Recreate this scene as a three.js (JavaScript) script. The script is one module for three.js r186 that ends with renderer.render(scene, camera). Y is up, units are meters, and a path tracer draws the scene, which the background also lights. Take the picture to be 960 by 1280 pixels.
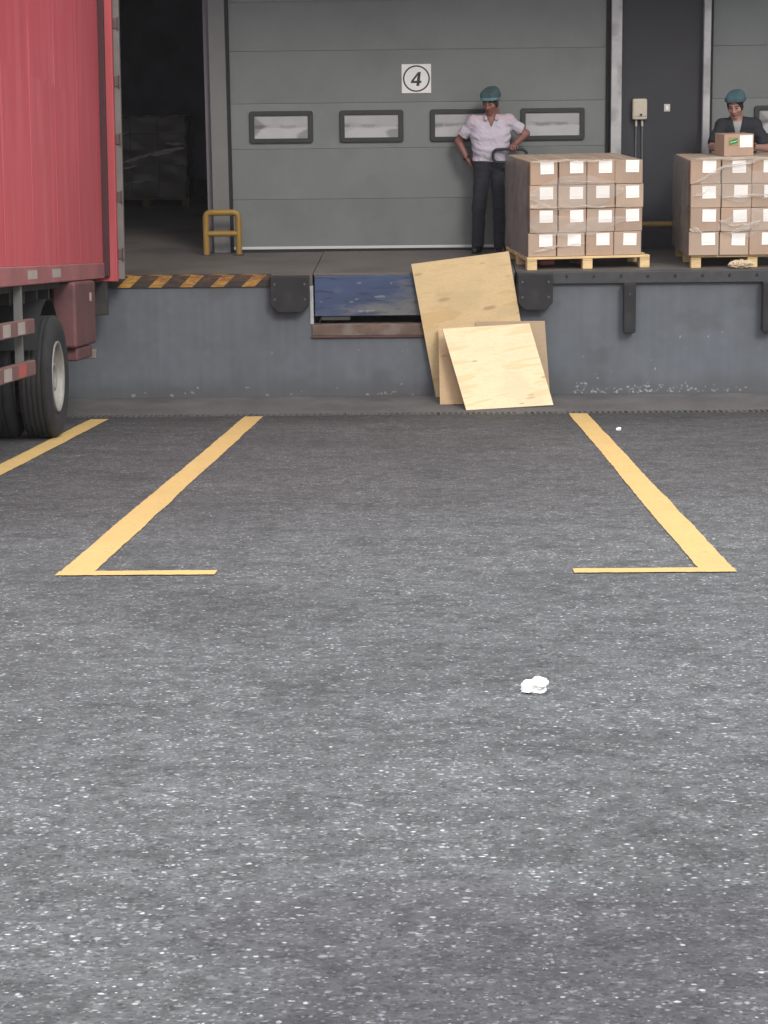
import * as THREE from 'three';
import { RoundedBoxGeometry } from 'three/addons/geometries/RoundedBoxGeometry.js';
import { mergeGeometries } from 'three/addons/utils/BufferGeometryUtils.js';

// ---------------------------------------------------------------- camera, sky, sun, exposure
const W = 768, H = 1024;
const scene = new THREE.Scene();
const camera = new THREE.PerspectiveCamera(25.76, W / H, 0.1, 600);
camera.rotation.order = 'YXZ';
camera.position.set(0, 3.64, 22.4);
camera.rotation.set(-0.2128, 0.0252, -0.0125);
const renderer = new THREE.WebGLRenderer({ antialias: true });
renderer.setSize(W, H);
renderer.toneMapping = THREE.LinearToneMapping;
renderer.toneMappingExposure = 1.35;
renderer.shadowMap.enabled = true;
{ // overcast sky, brighter towards the zenith
  const w = 128, h = 64, d = new Float32Array(w * h * 4);
  for (let y = 0; y < h; y++) for (let x = 0; x < w; x++) {
    const el = ((y + 0.5) / h - 0.5) * Math.PI, s = Math.sin(el), i = (y * w + x) * 4;
    const L = s > 0 ? 2.05 * (1 + 2 * s) / 3 : 0.16;
    d[i] = L * 0.985; d[i + 1] = L * 0.995; d[i + 2] = L * 1.03; d[i + 3] = 1;
  }
  const t = new THREE.DataTexture(d, w, h, THREE.RGBAFormat, THREE.FloatType);
  t.mapping = THREE.EquirectangularReflectionMapping; t.magFilter = THREE.LinearFilter; t.needsUpdate = true;
  scene.background = t; scene.environment = t;
}
const sun = new THREE.DirectionalLight(new THREE.Color(1, 0.93, 0.82), 1.2);
sun.position.set(9, 17, 22); sun.target.position.set(0, 1, 0);
sun.castShadow = true; sun.shadow.radius = 28;
Object.assign(sun.shadow.camera, { left: -15, right: 15, top: 15, bottom: -15, near: 1, far: 80 });
scene.add(sun, sun.target);

// ---------------------------------------------------------------- helpers
let seed = 12345;
const rnd = () => { seed = (seed + 0x6d2b79f5) | 0; let t = Math.imul(seed ^ (seed >>> 15), 1 | seed); t = (t + Math.imul(t ^ (t >>> 7), 61 | t)) ^ t; return ((t ^ (t >>> 14)) >>> 0) / 4294967296; };
const rr = (a, b) => a + (b - a) * rnd();
const clamp = (x, a = 0, b = 1) => Math.min(b, Math.max(a, x));
const sstep = (a, b, x) => { const t = clamp((x - a) / (b - a)); return t * t * (3 - 2 * t); };
const used = {};
const numbered = (n) => { const k = used[n] ?? 0; used[n] = k + 1; return k ? n + '_' + String(k).padStart(3, '0') : n; };
const V = (x, y, z) => new THREE.Vector3(x, y, z);
// hash and tileable value noise
const hash = (x, y, s) => { let h = Math.imul(x, 374761393) + Math.imul(y, 668265263) + Math.imul(s, 1274126177); h = Math.imul(h ^ (h >>> 13), 1274126177); return ((h ^ (h >>> 16)) >>> 0) / 4294967296; };
const vnoise = (x, y, p, q, s) => {
  const xi = Math.floor(x), yi = Math.floor(y), fx = x - xi, fy = y - yi, u = fx * fx * (3 - 2 * fx), v = fy * fy * (3 - 2 * fy);
  const m = (a, n) => ((a % n) + n) % n, x0 = m(xi, p), x1 = m(xi + 1, p), y0 = m(yi, q), y1 = m(yi + 1, q);
  const a = hash(x0, y0, s), b = hash(x1, y0, s), c = hash(x0, y1, s), d = hash(x1, y1, s);
  return a + (b - a) * u + (c - a) * v + (a - b - c + d) * u * v;
};
const fbm = (x, y, p, q, s, o = 4) => { let r = 0, a = 0.5, n = 0; for (let i = 0; i < o; i++) { r += a * vnoise(x, y, p, q, s + i); n += a; a /= 2; x *= 2; y *= 2; p *= 2; q *= 2; } return r / n; };
const toS = (c) => { c = clamp(c); return 255 * (c < 0.0031308 ? c * 12.92 : 1.055 * Math.pow(c, 1 / 2.4) - 0.055); };
function finish(t, srgb, size, sizeY = size) {
  t.wrapS = t.wrapT = THREE.RepeatWrapping; t.magFilter = THREE.LinearFilter; t.minFilter = THREE.LinearMipmapLinearFilter; t.generateMipmaps = true;
  if (srgb) t.colorSpace = THREE.SRGBColorSpace;
  t.repeat.set(1 / size, 1 / sizeY); t.needsUpdate = true; return t;
}
// colour map from a function of (u, v) returning linear rgb; size = metres per tile
function colTex(w, h, size, fn, sizeY = size * h / w) {
  const d = new Uint8Array(w * h * 4);
  for (let y = 0; y < h; y++) for (let x = 0; x < w; x++) {
    const c = fn((x + 0.5) / w, (y + 0.5) / h), i = (y * w + x) * 4;
    d[i] = toS(c[0]); d[i + 1] = toS(c[1]); d[i + 2] = toS(c[2]); d[i + 3] = 255;
  }
  return finish(new THREE.DataTexture(d, w, h), true, size, sizeY);
}
function grayTex(w, h, size, fn) {
  const d = new Uint8Array(w * h * 4);
  for (let y = 0; y < h; y++) for (let x = 0; x < w; x++) { const c = 255 * clamp(fn((x + 0.5) / w, (y + 0.5) / h)), i = (y * w + x) * 4; d[i] = d[i + 1] = d[i + 2] = c; d[i + 3] = 255; }
  return finish(new THREE.DataTexture(d, w, h), false, size, size * h / w);
}
const mix = (a, b, t) => [a[0] + (b[0] - a[0]) * t, a[1] + (b[1] - a[1]) * t, a[2] + (b[2] - a[2]) * t];
const mul = (a, k) => [a[0] * k, a[1] * k, a[2] * k];
const std = (o) => new THREE.MeshStandardMaterial({ roughness: 0.8, ...o, color: new THREE.Color().setRGB(...(o.color ?? [1, 1, 1])) });
// mottled surface: base colour, contrast, dirt colour and amount
function mottled(base, amp, dirt, dirtAmt, size, s, o = {}) {
  const map = colTex(512, 512, size, (u, v) => {
    const n = fbm(u * 6, v * 6, 6, 6, s), f = fbm(u * 60, v * 60, 60, 60, s + 9, 2), g = sstep(0.52, 0.78, fbm(u * 4, v * 4, 4, 4, s + 20, 5));
    return mix(mul(base, 1 + amp * (n - 0.5) * 2 + amp * 0.6 * (f - 0.5)), dirt, g * dirtAmt);
  });
  return std({ map, ...o });
}
// world-metre uv on a geometry by the dominant axis of each face
function boxUV(g, off = [0, 0]) {
  g = g.index ? g.toNonIndexed() : g;
  const p = g.attributes.position, uv = new Float32Array(p.count * 2), a = V(), b = V(), c = V();
  for (let i = 0; i < p.count; i += 3) {
    a.fromBufferAttribute(p, i); b.fromBufferAttribute(p, i + 1).sub(a); c.fromBufferAttribute(p, i + 2).sub(a); b.cross(c);
    const x = Math.abs(b.x), y = Math.abs(b.y), z = Math.abs(b.z);
    for (let k = 0; k < 3; k++) {
      a.fromBufferAttribute(p, i + k);
      const [u, v] = y >= x && y >= z ? [a.x, a.z] : x >= z ? [a.z, a.y] : [a.x, a.y];
      uv[(i + k) * 2] = u + off[0]; uv[(i + k) * 2 + 1] = v + off[1];
    }
  }
  g.setAttribute('uv', new THREE.BufferAttribute(uv, 2));
  return g;
}
const box = (x0, x1, y0, y1, z0, z1, r = 0) => {
  const w = x1 - x0, h = y1 - y0, d = z1 - z0;
  const g = r ? new RoundedBoxGeometry(w, h, d, 2, Math.min(r, w / 2.01, h / 2.01, d / 2.01)) : new THREE.BoxGeometry(w, h, d);
  g.translate((x0 + x1) / 2, (y0 + y1) / 2, (z0 + z1) / 2);
  return boxUV(g);
};
const merge = (l) => mergeGeometries(l.map((g) => { const n = g.index ? g.toNonIndexed() : g; for (const k of Object.keys(n.attributes)) if (!['position', 'normal', 'uv'].includes(k)) n.deleteAttribute(k); return n; }));
const cyl = (a, b, r, r2 = r, n = 14) => {
  const d = b.clone().sub(a), g = new THREE.CylinderGeometry(r2, r, d.length(), n);
  g.applyQuaternion(new THREE.Quaternion().setFromUnitVectors(V(0, 1, 0), d.clone().normalize()));
  const m = a.clone().add(b).multiplyScalar(0.5); g.translate(m.x, m.y, m.z); return g;
};
const tube = (pts, r, seg = 40, n = 10) => new THREE.TubeGeometry(new THREE.CatmullRomCurve3(pts, false, 'catmullrom', 0.15), seg, r, n, false);
function add(name, geo, mat, parent = scene) {
  if (Array.isArray(geo)) geo = merge(geo);
  const m = new THREE.Mesh(geo, mat); m.name = parent === scene ? numbered(name) : name; m.castShadow = m.receiveShadow = true; parent.add(m); return m;
}
function tag(o, label, category, group) { o.userData.label = label; o.userData.category = category; if (group) o.userData.group = group; return o; }
const structure = (o) => { o.userData.kind = 'structure'; return o; };
function thing(name, label, category, pos = [0, 0, 0], group) { const g = new THREE.Group(); g.name = numbered(name); g.position.set(...pos); scene.add(g); return tag(g, label, category, group); }
function copyOf(src, label) { const c = src.clone(); c.name = numbered(src.name.replace(/_\d{3}$/, '')); c.userData = { ...src.userData }; if (label) c.userData.label = label; scene.add(c); return c; }

// ---------------------------------------------------------------- materials
const SL = 0.096, DT = 1.24, DZ = -2.3;         // ramp slope, dock height, door plane
const rampY = (z) => (z <= 1 ? 0 : z < 34 ? SL * (z - 1) : SL * 33);
function asphaltMaps() {
  const n = 2048, size = 5.8, col = new Float32Array(n * n), hgt = new Float32Array(n * n), tint = new Int8Array(n * n);
  for (let y = 0; y < n; y++) for (let x = 0; x < n; x++) { const i = y * n + x, f = fbm(x / n * 512, y / n * 512, 512, 512, 3, 2); col[i] = 0.05 + 0.05 * f; hgt[i] = 0.25 * f; }
  const stones = 240000;
  for (let k = 0; k < stones; k++) {
    const cx = rnd() * n, cy = rnd() * n, r = 0.9 + 2.4 * rnd() * rnd() + (rnd() < 0.06 ? 1.2 : 0), q = rnd();
    const c = q < 0.46 ? rr(0.035, 0.075) : q < 0.84 ? rr(0.075, 0.15) : q < 0.972 ? rr(0.16, 0.27) : rr(0.28, 0.52);
    const e = rr(0.7, 1.3), tn = rnd() < 0.15 ? 1 : rnd() < 0.15 ? -1 : 0, rs = c > 0.28 ? Math.min(r, 2.6) : r;
    for (let y = Math.floor(cy - r * 1.3); y <= cy + r * 1.3; y++) for (let x = Math.floor(cx - r * 1.3); x <= cx + r * 1.3; x++) {
      const dx = (x - cx) * e, dy = (y - cy) / e, d = dx * dx + dy * dy;
      if (d > rs * rs) continue;
      const i = ((y + n) % n) * n + ((x + n) % n); col[i] = c * (0.9 + 0.2 * hash(x, y, 5)); hgt[i] = 0.5 + 0.5 * (1 - d / (rs * rs)); tint[i] = tn;
    }
  }
  const a = new Uint8Array(n * n * 4), b = new Uint8Array(n * n * 4);
  for (let i = 0; i < n * n; i++) {
    const t = tint[i] * 0.05, u = (i % n) / n, v = Math.floor(i / n) / n, m = fbm(u * 24, v * 30, 24, 30, 11, 3), m2 = fbm(u * 7, v * 9, 7, 9, 17, 3), m3 = vnoise(u * 120, v * 120, 120, 120, 19), k = clamp(0.84 + 0.42 * (m - 0.5) + 0.2 * (m2 - 0.5) + 0.5 * (m3 - 0.5), 0.45, 1.5) * 1.2;
    col[i] *= col[i] > 0.29 ? 0.75 + 0.25 * k : k;
    a[i * 4] = toS(col[i] * (1 + t)); a[i * 4 + 1] = toS(col[i] * (1 + t * 0.2)); a[i * 4 + 2] = toS(col[i] * (1.02 - t)); a[i * 4 + 3] = 255;
    b[i * 4] = b[i * 4 + 1] = b[i * 4 + 2] = 255 * clamp(hgt[i]); b[i * 4 + 3] = 255;
  }
  return [finish(new THREE.DataTexture(a, n, n), true, size), finish(new THREE.DataTexture(b, n, n), false, size)];
}
const [aspCol, aspBump] = asphaltMaps();
const M = {
  asphalt: std({ map: aspCol, bumpMap: aspBump, bumpScale: 0.004, roughness: 0.82, vertexColors: true }),
  paint: std({ map: colTex(1024, 1024, 2.3, (u, v) => {
    const n = fbm(u * 10, v * 10, 10, 10, 41), f = vnoise(u * 500, v * 500, 500, 500, 44), w = sstep(0.63, 0.8, fbm(u * 90, v * 90, 90, 90, 47, 3) * 0.75 + 0.25 * n);
    return mix(mul([0.56, 0.37, 0.135], 0.9 + 0.2 * n + 0.12 * (f - 0.5)), [0.2, 0.16, 0.11], w * 0.45);
  }), bumpMap: aspBump, bumpScale: 0.0015, roughness: 0.7 }),
  strip: mottled([0.105, 0.1, 0.096], 0.3, [0.06, 0.056, 0.054], 0.6, 2.2, 51, { roughness: 0.88 }),
  floor: mottled([0.125, 0.112, 0.102], 0.22, [0.07, 0.06, 0.054], 0.5, 2.4, 61, { roughness: 0.6 }),
  darkWall: mottled([0.036, 0.037, 0.045], 0.12, [0.03, 0.03, 0.034], 0.4, 2.5, 71, { roughness: 0.75 }),
  inner: mottled([0.17, 0.15, 0.168], 0.1, [0.07, 0.065, 0.07], 0.4, 3, 75, { roughness: 0.9 }),
  door: [0, 1, 2].map((k) => mottled(mul([0.157, 0.17, 0.169], 1 + 0.05 * (k - 1)), 0.09, [0.112, 0.124, 0.118], 0.45, 2.1, 81 + 7 * k, { roughness: 0.5 })),
  galv: mottled([0.44, 0.44, 0.455], 0.2, [0.2, 0.2, 0.21], 0.6, 0.9, 105, { roughness: 0.5, metalness: 0.15 }),
  post: mottled([0.155, 0.155, 0.15], 0.1, [0.12, 0.115, 0.11], 0.4, 1.4, 111, { roughness: 0.6 }),
  rubber: mottled([0.022, 0.022, 0.024], 0.3, [0.045, 0.043, 0.04], 0.6, 0.7, 115, { roughness: 0.85 }),
  edge: mottled([0.05, 0.05, 0.054], 0.3, [0.03, 0.028, 0.028], 0.7, 0.8, 118, { roughness: 0.65 }),
  grate: mottled([0.1, 0.096, 0.092], 0.25, [0.06, 0.056, 0.054], 0.5, 0.7, 119, { roughness: 0.7 }),
  frame: std({ color: [0.026, 0.029, 0.029], roughness: 0.6 }),
  black: std({ color: [0.012, 0.012, 0.014], roughness: 0.6 }),
  seal: std({ color: [0.015, 0.015, 0.017], roughness: 0.8 }),
  yellow: mottled([0.28, 0.165, 0.032], 0.18, [0.2, 0.12, 0.03], 0.55, 0.6, 121, { roughness: 0.5 }),
  wood: colTex(512, 512, 1.0, (u, v) => {
    const wv = v * 16 + 1.6 * fbm(u * 3, v * 3, 3, 3, 131), r = vnoise(u * 8, wv * 4, 8, 4096, 133), f = vnoise(u * 40, v * 256, 40, 256, 135);
    return mul([0.62, 0.46, 0.25], 0.8 + 0.25 * r + 0.15 * f);
  }),
  white: std({ color: [0.8, 0.8, 0.78], roughness: 0.8 }),
  tape: std({ color: [0.5, 0.38, 0.25], roughness: 0.35 }),
  tyre: mottled([0.017, 0.017, 0.018], 0.3, [0.04, 0.036, 0.033], 0.4, 0.5, 141, { roughness: 0.9 }),  // tyre black deepened for the shade beneath the truck
  chassis: mottled([0.03, 0.028, 0.028], 0.3, [0.06, 0.05, 0.045], 0.5, 0.8, 145, { roughness: 0.8 }),
};
M.woodMat = [1, 0.9, 1.08].map((k) => std({ map: M.wood, color: [k, k * 0.98, k * 0.94], roughness: 0.8 }));
// plywood faces: each sheet has its own tone
function plywood(tone, s) {
  const knots = []; for (let i = 0; i < 9; i++) knots.push([rnd(), rnd(), rr(0.012, 0.03), rr(0.35, 0.8)]);
  return colTex(512, 512, 1.2, (u, v) => {
    let bend = 0, dark = 0;
    for (const [kx, ky, kr, kd] of knots) { const dx = (u - kx) / 3.2, dy = v - ky, d = Math.sqrt(dx * dx + dy * dy); bend += Math.sign(dy) * kr * 0.9 * Math.exp(-d * d / (kr * kr * 3)); dark = Math.max(dark, kd * (1 - sstep(kr * 0.3, kr * 0.75, d))); }
    const yv = v + bend + 0.03 * fbm(u * 2, v * 2, 2, 2, s);
    const r = fbm(u * 3, yv * 22, 3, 4096, s + 3, 3), f = vnoise(u * 60, yv * 300, 60, 4096, s + 5), b = sstep(0.6, 0.75, r), st = sstep(0.55, 0.8, fbm(u * 5, v * 5, 5, 5, s + 8));
    let c = mul(tone, 0.95 + 0.14 * (f - 0.5) + 0.12 * (r - 0.5));
    c = mix(c, [tone[0] * 0.8, tone[1] * 0.68, tone[2] * 0.5], b * 0.5);
    c = mix(c, mul(tone, 0.74), st * 0.4);
    return mix(c, [0.22, 0.12, 0.05], dark * 0.7);
  });
}
const cartonTex = colTex(512, 512, 0.8, (u, v) => {
  const n = fbm(u * 5, v * 5, 5, 5, 151), fl = vnoise(u * 180, v * 4, 180, 4, 153), f = vnoise(u * 256, v * 256, 256, 256, 155);
  return mul([0.425, 0.318, 0.24], 0.88 + 0.2 * n + 0.05 * (fl - 0.5) + 0.1 * (f - 0.5));
});
M.carton = [[1, 1, 1], [0.9, 0.87, 0.85], [1.06, 1.05, 1.04], [1.0, 0.93, 0.9]].map((c) => std({ map: cartonTex, color: c, roughness: 0.72 }));

// ---------------------------------------------------------------- ground
function sheet(xs, zs, yAt, colour) {
  const p = [], uv = [], cl = [], ix = [];
  for (const z of zs) for (const x of xs) { p.push(x, yAt(x, z), z); uv.push(x, z); if (colour) cl.push(...colour(x, z)); }
  for (let j = 0; j < zs.length - 1; j++) for (let i = 0; i < xs.length - 1; i++) { const a = j * xs.length + i, b = a + 1, c = a + xs.length, d = c + 1; ix.push(a, c, b, b, c, d); }
  const g = new THREE.BufferGeometry();
  g.setAttribute('position', new THREE.Float32BufferAttribute(p, 3)); g.setAttribute('uv', new THREE.Float32BufferAttribute(uv, 2));
  if (colour) g.setAttribute('color', new THREE.Float32BufferAttribute(cl, 3));
  g.setIndex(ix); g.computeVertexNormals(); return g;
}
{
  const xs = [-90, -40, -20, -12, -8]; for (let x = -6; x <= 6.001; x += 0.1) xs.push(x); xs.push(8, 12, 20, 40, 90);
  const zs = [1.325]; for (let z = 1.4; z <= 20; z += 0.1) zs.push(z); zs.push(22, 26, 34, 60, 120, 200);
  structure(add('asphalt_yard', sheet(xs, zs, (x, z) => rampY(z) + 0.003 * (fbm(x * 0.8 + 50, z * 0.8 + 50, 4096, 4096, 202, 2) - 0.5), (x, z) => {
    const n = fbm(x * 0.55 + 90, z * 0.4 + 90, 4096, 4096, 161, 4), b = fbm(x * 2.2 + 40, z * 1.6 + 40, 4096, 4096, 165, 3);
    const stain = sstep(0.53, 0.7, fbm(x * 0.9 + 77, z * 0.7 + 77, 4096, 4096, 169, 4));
    const dampShade = 1 - 0.3 * (1 - sstep(1.3, 2.6 + 0.8 * n, z));  // damp by the drain, with the shade before the dock painted in
    const w = fbm(x * 1.3 + 20, z * 5 + 20, 4096, 4096, 173, 3), far = 1 - sstep(5, 13, z), k = (0.92 + 0.34 * (n - 0.5) + 0.22 * (b - 0.5) + 0.16 * (w - 0.5)) * (1 - 0.14 * stain) * dampShade * (1.18 - 0.42 * far);  // far: asphalt painted darker towards the dock, where the sky is blocked
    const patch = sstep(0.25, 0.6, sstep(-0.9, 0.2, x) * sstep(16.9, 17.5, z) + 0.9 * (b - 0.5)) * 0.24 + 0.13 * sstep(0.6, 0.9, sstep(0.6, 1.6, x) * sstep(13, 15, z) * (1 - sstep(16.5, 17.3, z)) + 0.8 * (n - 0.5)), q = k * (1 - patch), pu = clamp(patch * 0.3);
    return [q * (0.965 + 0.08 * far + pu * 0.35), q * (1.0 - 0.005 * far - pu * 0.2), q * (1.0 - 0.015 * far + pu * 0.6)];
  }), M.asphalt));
}
structure(add('concrete_strip', box(-30, 30, -0.4, 0, -0.3, 1.02), M.strip));
// trench drain with a barred grate along the foot of the ramp
{
  const t = thing('trench_drain', 'long dark trench drain grate crossing the ramp foot before the dock', 'drain', [0, rampY(1.17) + 0.001, 1.17]); t.rotation.x = -Math.atan(SL);
  add('channel', [box(-30, 30, -0.3, -0.1, -0.15, 0.15), box(-30, 30, -0.3, -0.004, 0.15, 0.165)], M.black, t);
  add('frame_rail', box(-30, 30, -0.012, 0.0, -0.152, -0.135), M.edge, t);
  add('frame_rail', box(-30, 30, -0.1, 0.0, 0.135, 0.15), M.edge, t);
  for (let s = 0; s < 11; s++) {
    const x0 = -3.6 + s * 0.9, l = [box(x0 + 0.006, x0 + 0.894, -0.02, 0.0, -0.134, -0.122), box(x0 + 0.006, x0 + 0.894, -0.02, 0.001, 0.122, 0.134)];
    for (let k = 0; k < 16; k++) { const x = x0 + 0.014 + k * 0.056; if (rnd() < 0.9) l.push(box(x, x + 0.022, -0.012, 0.001, -0.122, 0.122)); else l.push(box(x, x + 0.056, -0.03, -0.004, -0.122, 0.122)); }
    add('grate_section', l, M.grate, t);
  }
}
// painted bay lines (on the ramp, 4 mm proud), edges slightly ragged
function lineGeo(x0, x1, z0, z1, shear = 0) {
  const alongZ = z1 - z0 > x1 - x0, n = 120, xs = [], p = [], uv = [], ix = [];
  for (let i = 0; i <= n; i++) {
    const f = i / n, j1 = 0.006 * (hash(i, 7, 3) - 0.5) + 0.01 * (vnoise(i * 0.13, 3, 999, 999, 8) - 0.5), j2 = 0.006 * (hash(i, 9, 4) - 0.5) + 0.01 * (vnoise(i * 0.13, 8, 999, 999, 9) - 0.5);
    const a = alongZ ? [x0 + j1 + shear * f, z0 + (z1 - z0) * f] : [x0 + (x1 - x0) * f, z0 + j1], b = alongZ ? [x1 + j2 + shear * f, z0 + (z1 - z0) * f] : [x0 + (x1 - x0) * f, z1 + j2];
    for (const [x, z] of [a, b]) { p.push(x, rampY(z) + 0.005, z); uv.push(x, z); }
    if (i < n) { const k = i * 2; alongZ ? ix.push(k, k + 2, k + 1, k + 1, k + 2, k + 3) : ix.push(k, k + 1, k + 2, k + 1, k + 3, k + 2); }
  }
  const g = new THREE.BufferGeometry(); g.setAttribute('position', new THREE.Float32BufferAttribute(p, 3)); g.setAttribute('uv', new THREE.Float32BufferAttribute(uv, 2)); g.setIndex(ix); g.computeVertexNormals(); return g;
}
structure(add('parking_line', [lineGeo(-1.842, -1.668, 1.42, 11.64, -0.04), lineGeo(-1.885, -1.1, 11.64, 11.785)], M.paint));
structure(add('parking_line', [lineGeo(1.237, 1.41, 1.36, 11.66, 0.03), lineGeo(0.655, 1.444, 11.66, 11.805)], M.paint));
structure(add('parking_line', [lineGeo(-3.285, -3.115, 1.6, 11.62), lineGeo(-3.9, -3.115, 11.62, 11.76)], M.paint));

// ---------------------------------------------------------------- dock and building
const RX0 = -1.254, RX1 = 0.79;                 // leveller pit
M.dockFace = std({ roughness: 0.6, map: (() => {
  const marks = []; for (let i = 0; i < 190; i++) { const q = rnd(), low = rnd() < 0.88, x = q < 0.5 ? 2.2 + 0.9 * (rnd() + rnd() - 1) : q < 0.7 ? 1.5 + 0.25 * (rnd() - 0.5) : q < 0.8 ? -0.55 + 0.5 * (rnd() - 0.5) : rr(-3.3, 6); marks.push([x, low ? 0.02 + 0.11 * rnd() * rnd() : rr(0.05, 0.7), rr(0.004, low ? 0.02 : 0.008), rr(0.005, low ? 0.014 : 0.02), rr(0.15, 0.7)]); }
  return colTex(2048, 256, 12, (u, v) => {
    const x = u * 12 - 6, y = v * 1.5, n = fbm(u * 30, v * 5, 30, 5, 171, 5), f = fbm(u * 160, v * 20, 160, 20, 175, 2), run = vnoise(u * 300, v * 2, 300, 2, 179);
    let c = mul([0.124, 0.139, 0.16], 0.9 + 0.2 * (n - 0.5) + 0.12 * (f - 0.5) + 0.1 * (run - 0.5));
    c = mix(c, [0.07, 0.068, 0.07], 0.55 * (1 - sstep(0.0, 0.28, y + 0.2 * (n - 0.5))));
    c = mix(c, [0.075, 0.072, 0.075], 0.35 * sstep(0.6, 0.74, fbm(u * 22, v * 4, 22, 4, 183, 4)));
    for (const [mx, my, mw, mh, ma] of marks) { if (Math.abs(x - mx) > 0.06 || Math.abs(y - my) > 0.06) continue; const d = Math.hypot((x - mx) / mw, (y - my) / mh) + 1.6 * (vnoise(x * 90 + 999, y * 90, 9999, 9999, 187) - 0.5); if (d < 1) c = mix(c, [0.5, 0.52, 0.54], ma * sstep(1, 0.5, d) * 0.75); }
    return c;
  }, 1.5);
})() });
M.dockFace.map.offset.set(0.5, 0);
{
  const t = thing('dock_wall', 'blue grey painted concrete face of the loading dock with chipped paint at its foot', 'wall', [0, 0, 0]);
  add('wall_face', [box(-30, RX0, 0.001, 1.12, -0.5, 0), box(RX1, 30, 0.001, 1.12, -0.5, 0), box(RX0, RX1, 0.001, 0.6, -0.5, 0)], M.dockFace, t);
  add('pit_wall', [box(RX0, RX1, 0.6, 1.2, -2.28, -2.2), box(RX0 - 0.05, RX0 - 0.001, 0.6, 1.12, -2.28, -0.5), box(RX1 + 0.001, RX1 + 0.05, 0.6, 1.12, -2.28, -0.5), box(RX0, RX1, 0.5, 0.598, -2.28, -0.5)], M.black, t);
}
structure(add('dock_floor', [box(-30, RX0, 1.12, DT, DZ - 13, 0), box(RX1, 30, 1.12, DT, DZ - 13, 0), box(RX0, RX1, 1.12, DT, DZ - 13, -2.28)], M.floor));
// steel edge left: black and yellow, worn
{
  const w = 1024, h = 64, cv = document.createElement('canvas'); cv.width = w; cv.height = h;
  const c = cv.getContext('2d'); c.fillStyle = '#2b2724'; c.fillRect(0, 0, w, h); c.fillStyle = '#b98a37';
  for (let x = -100; x < w; x += 100) { c.beginPath(); c.moveTo(x + 22, h); c.lineTo(x + 64, h); c.lineTo(x + 104, 0); c.lineTo(x + 62, 0); c.fill(); }
  for (let i = 0; i < 1500; i++) { const x = w * Math.pow(rnd(), 0.6), y = rnd() * h, top = y < h * 0.5 && x > w * 0.5; c.fillStyle = rnd() < 0.6 ? 'rgba(104,66,48,' + rr(0.03, top ? 0.45 : 0.14) + ')' : 'rgba(60,50,46,' + rr(0.03, 0.14) + ')'; c.beginPath(); c.ellipse(x, y, rr(1, 20), rr(1, 7), rr(-0.3, 0.3), 0, 7); c.fill(); }
  const t = new THREE.CanvasTexture(cv); t.colorSpace = THREE.SRGBColorSpace; t.wrapS = t.wrapT = THREE.RepeatWrapping; t.repeat.set(1 / 3.2, 1 / 0.118); t.offset.set(0.515, -1.124 / 0.118);
  tag(add('edge_angle', box(-9, -1.665, 1.124, DT + 0.004, -0.06, 0.022), std({ map: t, roughness: 0.6 })), 'worn yellow and black striped steel edge along the left dock lip', 'edge strip');
}
{ // dark steel edge right with bolts
  const t = thing('edge_beam', 'dark bolted steel edge beam under the pallets on the right', 'beam', [0.79, 1.124, 0]);
  add('beam', box(0.35, 12, 0, DT + 0.004 - 1.124, -0.05, 0.05, 0.008), M.edge, t);
  add('beam', box(0.0, 0.349, 0, DT + 0.003 - 1.124, -0.05, 0.02, 0.006), M.edge, t);
  for (let x = 0.5; x < 5.5; x += 0.27) add('bolt', cyl(V(x, 0.075, 0.05), V(x, 0.075, 0.064), 0.013, 0.011, 8), M.black, t);
}
function bumper(x0, x1, y0, y1, label, round) {
  const t = thing('dock_bumper', label, 'bumper', [(x0 + x1) / 2, y0, 0]), w = (x1 - x0) / 2, h = y1 - y0;
  const s = new THREE.Shape(), c = round;
  s.moveTo(-w, h); s.lineTo(w, h); s.lineTo(w, c); s.lineTo(w - c, 0); s.lineTo(-w + c, 0); s.lineTo(-w, c);
  const g = new THREE.ExtrudeGeometry(s, { depth: 0.1, bevelSize: 0.008, bevelThickness: 0.008, bevelSegments: 2 }); g.translate(0, 0, 0.024);
  add('pad', boxUV(g), M.rubber, t);
  for (const sx of [-1, 1]) if (w > 0.1) for (const yy of [0.36, 0.8]) add('bolt', cyl(V(sx * (w - 0.035), h * yy, 0.13), V(sx * (w - 0.035), h * yy, 0.14), 0.011, 0.011, 10), M.grate, t);
  else if (sx > 0) add('bolt', cyl(V(0, h * 0.8, 0.13), V(0, h * 0.8, 0.138), 0.012, 0.012, 10), M.edge, t);
  return t;
}
bumper(-1.66, -1.29, 0.88, 1.225, 'squat black rubber dock bumper left of the blue leveller', 0.07);
bumper(0.81, 1.14, 0.88, 1.225, 'squat black rubber dock bumper beside the leaning plywood', 0.07);
for (const [x, l] of [[1.86, 'narrow upright black dock bumper below the gap between the pallets'], [3.24, 'narrow upright black dock bumper at the far right of the dock wall']]) bumper(x, x + 0.105, 0.64, 1.12, l, 0.012);
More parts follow.
